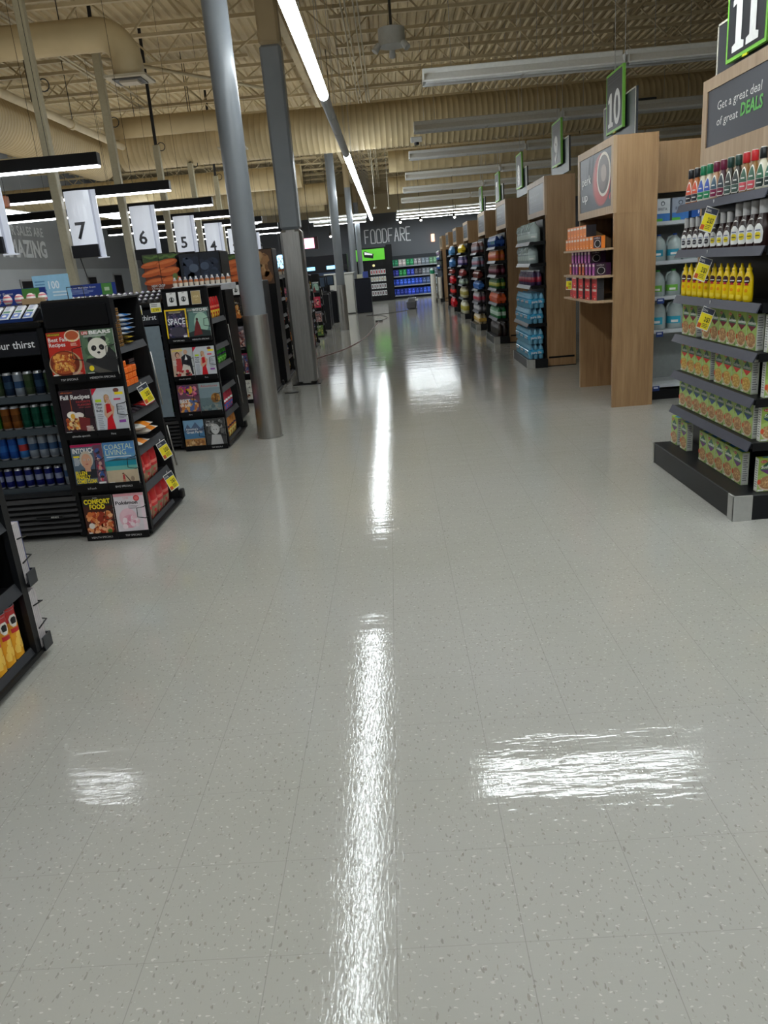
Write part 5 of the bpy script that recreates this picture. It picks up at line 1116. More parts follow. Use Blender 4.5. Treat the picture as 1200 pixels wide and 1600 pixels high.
def pod_box(base, front, cup=True, w=.055, h=.115, d=.16, lab='x'):
    g = G(); g.box(-.0, -w / 2, 0, d, w / 2, h, base, .001); c = Card(g, (0, w / 2, 0), (0, -w, 0), (0, 0, h)); c.rect(0, 0, 1, 1, front); c.rect(.1, .72, .9, .9, C(240, 225, 210)); c.rect(.2, .2, .8, .35, tuple(min(1, x * 1.4) for x in front[:3]) + (1,)); c.ell(.6, .12, .15, .05, C(250, 235, 215))
    s = Card(g, (0, -w / 2, 0), (d, 0, 0), (0, 0, h)); s.rect(0, 0, 1, 1, base)
    if cup: s.rect(.06, .04, .7, .96, C(66, 48, 60)); s.text('coffee', .14, .78, .12, C(220, 215, 215), w=.44); s.ell(.4, .38, .24, .3, C(210, 206, 206), 22); s.ell(.4, .38, .2, .26, C(22, 18, 20), 22)
    else: s.rect(.1, .1, .9, .9, base)
    return tag(g.build('pod_box', 'print'), lab, 'coffee box')
OR, PU, RE, BR = C(240, 130, 30), C(176, 76, 160), C(216, 66, 66), C(210, 90, 40)
ro, rof, rp, rb, rr = Row(pod_box(C(232, 130, 40), OR, True, .115, d=.12)), Row(pod_box(C(34, 34, 40), OR, False, .135, d=.1)), Row(pod_box(C(74, 34, 74), PU, True, .085)), Row(pod_box(C(90, 50, 60), BR, True, .085)), Row(pod_box(C(60, 56, 62), RE, True, .085))
XB = 1.965
for k in range(9): ro.put((XB, 8.84 - k * .128 - (.02 if k == 8 else 0), 1.536), label='orange coffee pod box in the lower row on the top shelf', group='orange coffee boxes lower row')
for k in range(6): rof.put((XB + .02, 8.83 - k * .139, 1.653), label='orange coffee pod box in the upper row on the top shelf', group='orange coffee boxes upper row')
for k in range(8): (rb if k in (0, 3, 4) else rp).put((XB + .02, 8.76 - k * .14, 1.286), label=('burnt orange' if k in (0, 3, 4) else 'purple') + ' coffee pod box in the lower row on the middle shelf', group=('burnt orange' if k in (0, 3, 4) else 'purple') + ' coffee boxes lower row')
for k in range(6): rp.put((XB + .03, 8.70 - k * .14, 1.403), label='purple coffee pod box in the upper row on the middle shelf', group='purple coffee boxes upper row')
wr = Row(pod_box(C(60, 60, 64), RE, False, w=.19, d=.07, lab='x'))
for z, L_ in ((1.051, 'lower'), (1.168, 'upper')):
    rr.put((XB + .02, 8.74, z), label='narrow red coffee box at the far end of the %s bottom-shelf row' % L_); rr.put((XB + .02, 8.60, z), label='second narrow red coffee box in the %s row on the bottom shelf' % L_)
    for k in range(4): wr.put((XB - .02 + .02 * k, 8.42 - k * .20, z), label='wide red coffee pod box in the %s row on the bottom shelf' % L_, group='wide red coffee boxes %s row' % L_)
price_tag(1.935, 8.75, 1.26, -1, 'small yellow price tag hanging from the middle coffee shelf', tilt=.05)

# shelving of the aisle side behind the coffee tower
tG = thing('aisle_shelving', 'white shelving of water jugs between the coffee tower and the nearest tower', 'shelving', (2.56, 7.82, 0))
g = G(); g.box(0, .42, .1, 3.2, .46, 2.0, C(150, 156, 154)); g.build('back_panel', 'fixture', tG)
g = G(); g.box(0, .0, 1.99, 3.2, .04, 2.44, WHITE); g.build('header_board', 'wood', tG)
g = G(); g.box(0, .02, 0, 3.2, .42, .10, C(26, 26, 28)); g.build('kick_plate', 'enamel', tG)
for z in (1.73, 1.365, 1.03, .705, .16):
    g = G(); g.box(0, 0, z - .035, 3.2, .42, z, C(206, 212, 216), .004); g.box(0, -.012, z - .03, 3.2, 0, z + .004, C(190, 196, 202)); g.build('shelf', 'fixture', tG)
def jug(lab_c, cap_c, r=.072, h=.25, tint=C(196, 212, 212), name='water_jug'):
    t = thing(name, 'x', 'water jug'); g = G()
    g.lathe(0, 0, 0, [(r * .9, 0, tint), (r, .01, tint), (r, h * .45, tint), (r * .97, h * .6, tint), (r * .75, h * .78, tint), (r * .35, h * .9, tint), (r * .24, h * .95, tint)], 16, 1, 1)
    g.tube([(-.3 * r, 0, h * .9), (-.8 * r, 0, h * .86), (-1.0 * r, 0, h * .7), (-.98 * r, 0, h * .55)], .011, tint, 8); g.build('jug_body', 'clear', t)
    g = G(); g.cyl((0, 0, h * .94), (0, 0, h), r * .28, cap_c, 12); g.build('cap', 'plastic', t)
    g = G(); pf = [(r, 0), (r, h)]; g.patch(0, 0, 0, pf, 1, 1, -PI / 2 - .4, [(h * .18, .7), (h * .42, .7)], lab_c, .001); g.patch(0, 0, 0, pf, 1, 1, PI, [(h * .18, .6), (h * .42, .6)], lab_c, .001); g.patch(0, 0, 0, pf, 1, 1, -PI / 2 - .4, [(h * .22, .4), (h * .3, .4)], WHITE, .0016); g.build('label', 'print', t)
    return Row(t)
jb, jg, jw = jug(C(40, 150, 180), C(30, 70, 150)), jug(C(110, 180, 60), C(60, 150, 60)), jug(C(190, 205, 200), C(170, 190, 185), r=.078, h=.25)
jl_ = jug(C(40, 160, 190), C(30, 50, 140), r=.085, h=.29, name='large_water_jug')
for k in range(5):
    jb.put((2.66 + k * .155, 7.92, 1.367), label='clear water jug with a blue label behind the coffee tower', group='blue-label jugs'); jg.put((2.66 + k * .155, 7.92, 1.032), label='clear water jug with a green label behind the coffee tower', group='green-label jugs')
    jl_.put((2.67 + k * .18, 7.93, .707), label='large clear water jug with a blue label on the third shelf down', group='large blue-label jugs')
for i, (x, w, col, tx) in enumerate(((2.60, .14, C(200, 206, 210), 'BRITA'), (2.76, .16, C(150, 160, 176), 'BRITA'), (2.95, .3, C(40, 90, 170), 'FILTER'), (3.28, .3, C(40, 90, 170), 'FILTER'))):
    h = .21 if i < 2 else .10; g = G(); g.box(0, 0, 0, w, .12, h, col); c = Card(g, (0, 0, 0), (w, 0, 0), (0, 0, h), .0006); c.rect(0, 0, 1, .35 if i < 2 else .2, C(60, 120, 190)); c.rect(.0, 0, .5, .14, C(90, 180, 60))
    if i < 2: c.ell(.5, .78, .14, .1, C(70, 80, 90)); c.ell(.5, .77, .09, .065, col)
    c.text(tx, .2, .48, .12 if i < 2 else .3, C(60, 70, 84) if i < 2 else WHITE, w=.6); tag(g.build('filter_box', 'print', loc=(x, 7.86, 1.731)), ['white water filter box beside the coffee tower', 'silver water filter box, second from the coffee tower', 'flat blue water filter box left of the dressings', 'flat blue water filter box hidden by the dressings'][i], 'filter box')
for i, (x, z) in enumerate(((2.62, .995), (2.62, .67), (2.60, .125))):
    g = G(); g.box(0, 0, -.05, .07, .004, 0, C(34, 60, 130)); c = Card(g, (0, 0, -.05), (.07, 0, 0), (0, 0, .05)); c.rect(.15, .5, .8, .8, C(200, 210, 230)); tag(g.build('shelf_label', 'print', loc=(x, 7.80, z + .02)), 'small blue shelf label on the %s shelf edge behind the coffee tower' % ('green-label jug', 'large jug', 'bottom')[i], 'shelf label')

# ------------------------------------------------------------------ the drink towers beyond
def pack(cols, nx, ny, r, h, cap=None, wrap=None, name='bottle_pack', lab='x', clear=False):
    """shrink-wrapped bottles: one thing"""
    t = thing(name, lab, 'drinks pack'); g = G(); cap = cap or WHITE
    for i in range(nx):
        for j in range(ny):
            x, y = (i + .5) * r * 2, (j - ny / 2 + .5) * r * 2; b = cols[0]; l_ = cols[1]
            g.lathe(x, y, 0, [(r * .85, 0, b), (r * .97, .008, b), (r * .97, h * .22, b), (r * .98, h * .23, l_), (r * .98, h * .55, l_), (r * .95, h * .56, b), (r * .85, h * .7, b), (r * .36, h * .88, b), (r * .34, h * .92, cap), (r * .34, h, cap)], 10)
    g.build('bottles', 'clear' if clear else 'plastic', t)
    if wrap:
        g = G(); W_, D_ = nx * r * 2, ny * r * 2
        g.box(-.002, -D_ / 2 - .002, h * .2, W_ + .002, D_ / 2 + .002, h * .58, wrap, .01); g.build('wrap', 'pouch', t)
    return t
def drink_tower(y0, label, shelves, contents, where, d=1.31, base=.13, x0=1.9):
    T = tower(y0 + .08, label, y0 + 1.37, p_text)
    U = thing('shelf_unit', 'black end shelf unit %s' % where, 'shelf unit', (0, 0, 0)); plinth(U, y0, d, 2.12, base)
    shelf_set(U, shelves, x0, y0 + .05, d - .12, 2.12); g = G(); g.box(2.10, y0 + .12, base, 2.125, y0 + d, 1.95, C(12, 12, 13)); g.build('back_panel', 'enamel', U)
    g = G(); g.box(1.86, y0 + d - .05, base, 2.12, y0 + d - .03, 1.9, C(16, 16, 17)); g.build('side_wall', 'enamel', U)
    levels = list(shelves) + [base]
    for z, (desc, cols, n, r, h, kw) in zip(levels, contents):
        if not desc: continue
        L = d - .22; pw = L / n; nyb = max(1, int(pw / (2 * r))); rr_ = min(pw / nyb / 2 * .97, .085); nx = 2 if r < .05 else 1
        p = pack(cols, nx, nyb, rr_ if nx == 1 else min(rr_, .048), h, **kw); R_ = Row(p)
        for k in range(n): R_.put((1.915 if nx == 2 else 1.93, y0 + .10 + pw * (k + .5), z + .001), label=desc + ' ' + where, group=desc + ' ' + where)
# water tower
TC = tower(10.86, 'wooden tower with a dark poster above the water jugs and blue cases', 12.16, p_text)
UC = thing('shelf_unit', 'black end shelf unit of water jugs and blue water cases', 'shelf unit', (0, 0, 0)); plinth(UC, 10.78, 1.31, 2.12, .125)
shelf_set(UC, (1.69, 1.41, 1.12), 1.9, 10.84, 1.1, 2.12); shelf_set(UC, (.61,), 1.86, 10.84, 1.2, 2.12); g = G(); g.box(2.10, 10.9, .12, 2.125, 12.05, 1.97, C(12, 12, 13)); g.build('back_panel', 'enamel', UC)
for z, n in ((1.69, 7), (1.41, 6)):
    for k in range(n): jw.put((1.985, 11.86 - k * .16, z + .001), label='pale clear water jug on the %s shelf of the water tower' % ('top' if z > 1.5 else 'second'), group='pale jugs %s shelf' % ('top' if z > 1.5 else 'second'))
pp = Row(pack((C(60, 44, 80), C(150, 40, 60)), 2, 3, .04, .2, C(225, 225, 228)))
for k in range(4): pp.put((1.915, 10.99 + k * .26, 1.121), label='purple and red bottle pack on the third shelf of the water tower', group='purple packs on the water tower')
def water_case(lab):
    t = thing('water_case', lab, 'water case'); g = G(); r = .036; B = C(120, 190, 222); W2 = C(40, 150, 200)
    for i in range(3):
        for j in range(5):
            g.lathe((i + .5) * 2 * r, (j - 2) * 2 * r, 0, [(r * .85, 0, B), (r * .98, .008, B), (r * .9, .04, B), (r * .98, .06, W2), (r * .98, .11, W2), (r * .98, .13, B), (r * .8, .16, B), (r * .36, .185, B), (r * .36, .2, C(230, 236, 240))], 10)
    g.build('bottles', 'clear', t)
    g = G(); g.box(-.002, -.182, .05, .218, .182, .13, C(70, 164, 206), .02); c = Card(g, (-.0022, .13, .05), (0, -.26, 0), (0, 0, .07), .0006); c.text('pure life', .1, .3, .5, WHITE, w=.8, bold=.02); c = Card(g, (.02, -.1822, .05), (.18, 0, 0), (0, 0, .07), .0006); c.text('pure life', .1, .3, .5, WHITE, w=.8, bold=.02); g.build('wrap', 'pouch', t); return Row(t)
wc = water_case('x')
for z, L_ in ((.126, 'bottom'), (.332, 'second')):
    for k in range(3): wc.put((1.86 - (.0), 11.02 + k * .375, z), label='blue case of water bottles in the %s layer on the plinth' % L_, group='water cases in the %s layer' % L_)
for k in range(3): wc.put((1.865, 11.04 + k * .372, .612), label='blue case of water bottles in the lower layer on the raised shelf', group='water cases lower raised layer')
for k in range(3): wc.put((1.885, 11.04 + k * .372, .818), label='blue case of water bottles in the upper layer on the raised shelf', group='water cases upper raised layer')
drink_tower(14.33, 'wooden tower above blue, orange and green drinks', (1.71, 1.47, 1.22, .98, .72, .45), [
    ('blue bottle pack', (C(20, 60, 130), C(40, 90, 170)), 4, .04, .2, dict(wrap=C(30, 80, 160))), ('orange and pink bottle pack', (C(200, 110, 40), C(200, 90, 60)), 4, .04, .19, dict(wrap=None)), ('dark red bottle pack', (C(60, 20, 30), C(120, 40, 70)), 4, .04, .19, dict()),
    ('green and yellow bottle pack', (C(30, 90, 50), C(170, 170, 60)), 4, .04, .19, dict()), ('orange bottle pack', (C(214, 90, 40), C(226, 100, 60)), 4, .04, .19, dict(wrap=C(216, 96, 60), cap=C(230, 230, 230))), ('green soda pack', (C(20, 120, 60), C(190, 215, 200)), 4, .045, .21, dict(cap=C(30, 120, 50))), ('dark soda pack with white caps', (C(40, 26, 22), C(50, 46, 44)), 4, .045, .25, dict(cap=C(228, 228, 230)))], 'on the second drinks tower')
drink_tower(17.45, 'wooden tower above mixed drinks and a yellow case', (1.66, 1.36, 1.12, .88, .60, .40), [
    ('red-capped clear pack', (C(110, 70, 70), C(130, 130, 140)), 4, .045, .23, dict(cap=C(220, 220, 225))), ('pink and blue pack', (C(110, 130, 150), C(140, 90, 110)), 4, .045, .22, dict()), ('brown-red pack', (C(110, 40, 34), C(90, 44, 36)), 3, .05, .17, dict(wrap=C(96, 44, 38))),
    ('blue and white pack', (C(70, 120, 190), C(200, 215, 235)), 4, .05, .2, dict(wrap=C(60, 120, 200))), ('red and white pack', (C(120, 110, 120), C(170, 60, 80)), 4, .045, .22, dict()), ('grey pack', (C(120, 120, 126), C(160, 160, 166)), 4, .04, .16, dict()), ('yellow case of bottles', (C(206, 190, 150), C(220, 180, 80)), 4, .045, .22, dict(wrap=C(216, 176, 84)))], 'on the third drinks tower')
drink_tower(21.2, 'wooden tower above yellow boxes and large pale bottles', (1.72, 1.40, 1.12, .9, .55), [
    ('yellow carton pack', (C(220, 190, 40), C(200, 160, 30)), 3, .05, .22, dict(wrap=C(222, 190, 40))), ('purple and white pack', (C(60, 50, 110), C(150, 130, 170)), 4, .045, .24, dict()), ('red carton pack', (C(140, 50, 50), C(160, 80, 70)), 3, .05, .18, dict(wrap=C(150, 60, 60))),
    ('green and grey pack', (C(120, 140, 130), C(150, 170, 150)), 4, .045, .14, dict()), ('large pale bottle', (C(190, 186, 150), C(150, 140, 60)), 6, .08, .3, dict()), ('big pale bottle with yellow label', (C(200, 200, 170), C(170, 160, 60)), 6, .08, .36, dict())], 'on the fourth drinks tower')
drink_tower(24.8, 'wooden tower above red bottles and blue bags', (1.70, 1.35, 1.15, .85, .5), [
    ('light blue pack', (C(90, 150, 200), C(110, 170, 220)), 2, .1, .28, dict(wrap=C(90, 150, 205))), ('blue pack', (C(70, 120, 180), C(60, 100, 170)), 2, .1, .28, dict(wrap=C(80, 135, 195))), ('red carton pack', (C(150, 60, 56), C(170, 80, 76)), 3, .05, .15, dict(wrap=C(150, 60, 56))),
    ('red soda pack', (C(190, 20, 30), C(206, 30, 36)), 4, .06, .26, dict(wrap=C(206, 26, 34))), ('red bottle pack', (C(70, 10, 14), C(206, 40, 30)), 4, .06, .3, dict(cap=C(30, 26, 28))), ('bright red pack', (C(206, 24, 32), C(216, 60, 60)), 4, .06, .3, dict(wrap=C(206, 24, 32)))], 'on the fifth drinks tower')
tower(28.2, 'wooden tower between the red drinks and the paper rolls', 29.5, p_text)
T = tower(31.6, 'farthest wooden tower beside the paper rolls', 32.9, lambda c: c.rect(0, 0, 1, 1, C(96, 84, 66)))
U = thing('shelf_unit', 'black end shelf unit of the farthest tower, stacked with paper rolls', 'shelf unit'); plinth(U, 31.6, 1.2, 2.12, .13); shelf_set(U, (1.6, 1.25), 1.9, 31.65, 1.1, 2.12); g = G(); g.box(2.1, 31.7, .13, 2.12, 32.7, 1.95, C(60, 48, 38)); g.build('back_panel', 'enamel', U)
t = thing('paper_roll', 'x', 'paper rolls'); g = G(); g.cyl((0, 0, 0), (0, 0, .27), .085, C(226, 224, 216), 16); g.cyl((0, 0, .27), (0, 0, .272), .03, C(150, 130, 110), 10); g.build('roll', 'paper', t); pr_ = Row(t)
for zi in range(4):
    for k in range(5):
        for m_ in range(1 if zi == 3 else 2): pr_.put((1.77 + (.0 if m_ == 0 else .2), 31.78 + k * .19, .0 + zi * .275 + (.132 if m_ else .002)) if m_ else (1.72, 31.78 + k * .19, .002 + zi * .275), label='white paper roll in the stack before the farthest tower', group='white paper rolls')
for z, col, n_ in ((1.602, C(90, 120, 190), 'blue'), (1.252, C(70, 110, 190), 'deep blue'), (1.79, C(170, 150, 180), 'lilac')):
    t = thing('paper_pack', 'x', 'paper pack'); g = G(); g.pillow((0, .12, 0), (0, -.24, 0), (0, 0, .18 if z > 1.7 else .17), .12, col, lambda u, v: col if v < .6 else WHITE); g.build('pack_body', 'pouch', t); R_ = Row(t)
    for k in range(4): R_.put((1.98, 31.8 + k * .25, z), label='%s wrapped paper pack on the farthest tower' % n_, group='%s paper packs' % n_)
t = thing('blue_green_pack', 'x', 'bottle'); g = G(); g.lathe(0, 0, 0, [(.07, 0, C(30, 130, 90)), (.08, .02, C(30, 140, 100)), (.08, .14, C(200, 220, 220)), (.03, .22, C(230, 230, 230))], 12); g.build('bottle_body', 'plastic', t); R_ = Row(t)
for k in range(5): R_.put((1.70, 31.78 + k * .19, 1.105), label='green and white bottle standing on the paper rolls', group='green bottles on the paper rolls')

# ------------------------------------------------------------------ hanging aisle signs
def aisle_sign(y, num, word, where):
    t = thing('aisle_sign', 'hanging dark aisle sign with a green-framed white number %s, %s' % (word, where), 'aisle sign', (2.70, y, 0))
    BD = C(52, 54, 60)
    g = G(); g.box(.05, -.65, 2.66, .075, .62, 3.14, BD); g.box(.045, -.65, 2.66, .05, -.635, 3.14, C(206, 200, 186)); g.box(.045, .605, 2.66, .05, .62, 3.14, C(206, 200, 186)); g.box(.045, -.65, 3.125, .05, .62, 3.14, C(206, 200, 186)); g.build('back_board', 'print', t)
    g = G(); g.box(0, -.33, 2.80, .03, .33, 3.43, C(126, 196, 70)); c = Card(g, (0, .33, 2.80), (0, -.66, 0), (0, 0, .63), .0015); c.rect(.04, .04, .96, .96, C(40, 42, 48)); c.lines(.1, .80, .9, .94, 3, C(70, 72, 78), random.Random(5)); k0 = len(num)
    if num == '11':
        for u in (.32, .68): c.poly([(u - .15, .08), (u + .15, .08), (u + .15, .15), (u + .08, .17), (u + .08, .72), (u - .04, .72), (u - .17, .60), (u - .17, .54), (u - .07, .57), (u - .07, .17), (u - .15, .15)], C(150, 150, 152)) if False else c.poly([(u - .15, .08), (u + .15, .08), (u + .15, .15), (u + .08, .17), (u + .08, .74), (u - .03, .74), (u - .16, .62), (u - .16, .56), (u - .07, .58), (u - .07, .17), (u - .15, .15)], WHITE)
    else:
        c.text(num, .5, .12, .52, WHITE, w=.34 * k0 + .06, al='c', bold=.06) if k0 == 1 else None
        if num == '10':
            u = .30; c.poly([(u - .15, .10), (u + .15, .10), (u + .15, .16), (u + .07, .18), (u + .07, .66), (u - .03, .66), (u - .15, .56), (u - .15, .50), (u - .07, .52), (u - .07, .18), (u - .15, .16)], WHITE)
            c.ell(.70, .38, .20, .29, WHITE, 26); c.ell(.70, .38, .075, .19, C(40, 42, 48), 22)
    g.build('front_board', 'print', t)
    for yy in (-.2, .2): g = G(); g.cyl((.06, yy, 3.14), (.06, yy, ZD), .004, C(190, 190, 190), 5); g.build('cable', 'wire', t)
    g = G(); g.box(.03, -.05, 2.9, .05, .05, 3.0, GREY); g.build('bracket', 'enamel', t)
    g = G(); g.box(-.001, -.04, 2.785, .01, .04, 2.80, C(220, 220, 40)); g.build('clip', 'plastic', t)
for y, n, w_, wh in ((6.3, '11', 'eleven', 'above the nearest tower'), (9.68, '10', 'ten', 'above the coffee tower'), (12.85, '9', 'nine', 'above the water tower'), (16.4, '8', 'eight', 'above the second drinks tower'), (19.6, '7', 'seven', 'behind the sign eight'), (23.1, '6', 'six', 'behind the sign seven')):
    aisle_sign(y, n, w_, wh)

# ------------------------------------------------------------------ the far end
g = G(); c = Card(g, (-1.15, 39.28, 2.66), (2.35, 0, 0), (0, 0, .62), .004)
TW = C(226, 228, 230); th = .016
def seg(a, b, w=.022):
    (x0, y0), (x1, y1) = a, b; dx, dy = x1 - x0, (y1 - y0) * c.asp; L = math.hypot(dx, dy); nx_, ny_ = -dy / L * w / 2, dx / L * w / 2 / c.asp
    c.poly([(x0 + nx_, y0 + ny_), (x1 + nx_, y1 + ny_), (x1 - nx_, y1 - ny_), (x0 - nx_, y0 - ny_)], TW); c.k -= 1
LET = {'F': [((0, 0), (0, 1)), ((0, 1), (1, 1)), ((0, .5), (.8, .5))], 'O': [((0, 0), (0, .8)), ((0, .8), (.25, 1)), ((.25, 1), (.75, 1)), ((.75, 1), (1, .8)), ((1, .8), (1, 0)), ((1, 0), (0, 0))], 'D': [((0, 0), (0, 1)), ((0, 1), (.7, 1)), ((.7, 1), (1, .75)), ((1, .75), (1, .2)), ((1, .2), (.7, 0)), ((.7, 0), (0, 0))],
       'A': [((0, 0), (.5, 1)), ((.5, 1), (1, 0)), ((.25, .4), (.75, .4))], 'R': [((0, 0), (0, 1)), ((0, 1), (1, .9)), ((1, .9), (1, .55)), ((1, .55), (0, .5)), ((.3, .5), (1, 0))], 'E': [((0, 0), (0, 1)), ((0, 1), (1, 1)), ((0, .5), (.8, .5)), ((0, 0), (1, 0))]}
for i, ch in enumerate('FOODFARE'):
    for a, b in LET[ch]: seg((.02 + i * .123 + a[0] * .088, a[1]), (.02 + i * .123 + b[0] * .088, b[1]))
tag(g.build('wall_lettering', 'print'), 'thin white letters reading foodfare on the dark back wall', 'lettering').location.y = -.0
g = G(); c = Card(g, (-11.99, 22.6, 2.62), (0, 5.4, 0), (0, 0, 1.4), .006); c.text('OUR SALES ARE', .45, .62, .20, C(200, 202, 204), w=.55, bold=.02); c.text('AMAZING', .4, .14, .36, C(206, 208, 210), w=.60, bold=.04); tag(g.build('wall_lettering', 'print'), 'pale wall lettering reading our sales are amazing, far left', 'lettering')
g = G(); c = Card(g, (-8.6, 39.28, 2.35), (2.5, 0, 0), (0, 0, 1.0), .006); c.text('FOODIE', .0, .05, .55, C(200, 200, 200), w=.98, bold=.03); c.text('FOR A', .7, .7, .16, C(190, 190, 190), w=.28); tag(g.build('wall_lettering', 'print'), 'pale wall lettering reading foodie behind the third rack', 'lettering')
# drinks shelving along the back wall
t = thing('back_shelving', 'pale metal shelving of blue drink packs along the back wall', 'shelving', (.0, 38.45, 0)); 
g = G(); g.box(0, .55, .1, 2.3, .6, 1.98, C(70, 74, 80)); g.build('back_panel', 'enamel', t); g = G(); g.box(0, .02, 0, 2.3, .55, .1, C(20, 20, 22)); g.build('kick_plate', 'enamel', t)
BZ = (.14, .60, 1.03, 1.50)
for z in BZ: g = G(); g.box(0, 0, z - .05, 2.3, .55, z, C(150, 156, 162)); g.build('shelf', 'fixture', t)
for x in (-.02, 2.3): g = G(); g.box(x, 0, 0, x + .02, .6, 1.98, C(90, 94, 100)); g.build('upright', 'enamel', t)
pal = [[C(30, 60, 170), C(26, 50, 150), C(40, 70, 190), C(24, 60, 160), C(40, 80, 190), C(120, 124, 130)], [C(30, 70, 190), C(40, 90, 200), C(30, 80, 190), C(36, 70, 170), C(60, 80, 120), C(110, 116, 124)], [C(40, 50, 150), C(30, 140, 70), C(40, 60, 160), C(60, 60, 70), C(110, 116, 124), C(90, 94, 104)], [C(30, 130, 90), C(190, 180, 176), C(30, 130, 80), C(130, 130, 134), C(110, 120, 130), C(90, 130, 100)]]
lvn = ('bottom', 'second', 'third', 'top')
for lv, z in enumerate(BZ):
    for k in range(12):
        col = pal[lv][k // 2]
        g = G(); g.box(0, 0, 0, .165, .2, .30, col, .008); c = Card(g, (0, 0, 0), (.165, 0, 0), (0, 0, .30), .002); q = random.Random(k * 7 + lv); c.rect(.1, .3, .9, .55, tuple(min(1, x * 1.7 + .05) for x in col[:3]) + (1,)); c.ell(.5, .75, .2, .1, tuple(min(1, x * 2 + .1) for x in col[:3]) + (1,), 8)
        tag(g.build('drinks_carton', 'print', loc=(.06 + k * .187, 38.47, z + .001)), 'small drinks carton on the %s shelf at the back wall' % lvn[lv], 'carton', 'drinks cartons on the %s back shelf' % lvn[lv])
# green topped kiosk
t = thing('gift_kiosk', 'dark kiosk with a bright green header panel by the back wall', 'kiosk', (-1.75, 37.3, 0))
g = G(); g.box(0, .05, .0, 1.7, .6, 2.42, C(22, 24, 30), .01); g.box(1.62, -.05, .0, 1.9, .6, 2.5, C(18, 20, 26)); g.build('kiosk_body', 'enamel', t)
g = G(); g.box(.05, 0, 1.86, 1.55, .05, 2.36, C(100, 200, 50)); c = Card(g, (.05, 0, 1.86), (1.5, 0, 0), (0, 0, .5), .003); c.rect(0, 0, 1, 1, C(96, 190, 56)); c.poly([(.36, .3), (.64, .16), (.66, .55), (.6, .6), (.38, .86), (.34, .7)], C(24, 30, 26)); c.poly([(.38, .55), (.62, .44), (.62, .56), (.38, .78)], C(226, 230, 226)); g.build('green_header', 'backlit', t)
for k in range(4): g = G(); g.box(.8, .02, .25 + k * .32 - .02, 1.6, .06, .25 + k * .32, C(60, 62, 66)); g.build('ledge', 'enamel', t)
for lv in range(4):
    for k in range(6):
        g = G(); g.box(0, 0, 0, .105, .02, .22, C(214, 214, 214)); c = Card(g, (0, 0, 0), (.105, 0, 0), (0, 0, .22), .002); c.rect(.25, .2, .75, .8, [C(60, 60, 70), C(100, 100, 110), C(190, 190, 150), C(180, 40, 44)][lv]); c.ell(.5, .5, .15, .1, C(150, 60, 70), 8)
        tag(g.build('hanging_card', 'print', loc=(-.93 + k * .122, 37.335, .252 + lv * .32)), 'white packaged card in the %s row of the green-topped kiosk' % ('bottom', 'second', 'third', 'top')[lv], 'card', 'cards in the %s row of the kiosk' % ('bottom', 'second', 'third', 'top')[lv])
for i, (x, z) in enumerate(((-1.35, 1.58), (-.75, 1.62))):
    g = G(); g.cyl((0, 0, 0), (0, -.02, 0), .06, C(240, 230, 170), 14); tag(g.build('kiosk_badge', 'backlit', loc=(x, 37.345, z)), ('left', 'right')[i] + ' pale yellow round badge on the kiosk front', 'badge')
# counters, dark box, monitors
t = thing('service_counter', 'white service counter behind the distant round column', 'counter', (-2.35, 28.5, 0))
g = G(); g.box(0, 0, .03, 1.0, .95, 1.40, C(196, 196, 190), .01); g.box(.3, -.004, .05, .31, 0, 1.38, C(150, 150, 146)); g.box(.65, -.004, .05, .66, 0, 1.38, C(150, 150, 146)); g.build('counter_body', 'fixture', t)
g = G(); g.box(-.04, -.04, 1.40, 1.04, .99, 1.45, C(216, 218, 216), .006); g.build('counter_top', 'fixture', t)
t = thing('counter_screen', 'dark screen on the white service counter', 'screen', (-1.75, 28.8, 1.452)); g = G(); g.box(-.15, 0, 0, .15, .2, .02, BLACK); g.box(-.02, .08, .02, .02, .12, .1, BLACK); g.build('stand', 'plastic', t); g = G(); g.box(-.2, .05, .1, .2, .09, .28, BLACK, .006); g.build('screen_panel', 'plastic', t)
t = thing('dark_bin', 'tall dark navy box standing beside the white service counter', 'box', (-1.30, 28.3, 0)); g = G(); g.box(0, 0, .01, .56, .6, 1.18, C(30, 36, 52), .015); g.build('box_body', 'enamel', t); g = G(); g.box(-.01, -.01, 1.18, .57, .61, 1.205, C(22, 26, 36), .006); g.build('lid', 'enamel', t)
g = G(); g.box(.1, .05, 0, .28, .2, .14, C(190, 190, 170), .005); g.box(.32, .05, 0, .5, .2, .22, C(60, 80, 160), .005); tag(g.build('leaflet_holder', 'print', loc=(-1.30, 28.35, 1.206)), 'pale and blue leaflet holder on the dark box', 'leaflets')
for i, (x, y) in enumerate(((-2.25, 21.6), (-2.3, 22.9), (-2.2, 24.2), (-2.4, 25.5))):
    t = thing('self_checkout', 'dark self-checkout machine, %s' % ('nearest of the row behind the farthest rack', 'second of the row behind the farthest rack', 'third of the row behind the farthest rack', 'last of the row, before the white counter')[i], 'checkout machine', (x, y, 0))
    g = G(); g.box(0, 0, .0, .5, .5, .95, C(30, 33, 40), .02); g.build('cabinet', 'enamel', t); g = G(); g.box(.2, .15, .95, .3, .3, 1.2, C(24, 26, 32)); g.build('post', 'enamel', t); g = G(); g.box(.05, .12, 1.12, .45, .16, 1.42, C(24, 26, 30), .01); g.box(.08, .115, 1.15, .42, .12, 1.39, C(60, 76, 96)); g.build('screen', 'plastic', t)
t = thing('glowing_sign', 'square pink glowing sign hanging right of the square column', 'sign', (-2.93, 30.2, 2.42)); g = G(); g.box(-.22, 0, 0, .16, .06, .36, C(230, 80, 120)); g.build('sign_face', 'glow_pink', t); g = G(); g.box(.16, -.01, -.04, .3, .2, .4, C(60, 20, 26)); g.cyl((0, .1, .36), (0, .1, 3.54), .01, BLACK, 5); g.build('sign_housing', 'enamel', t)
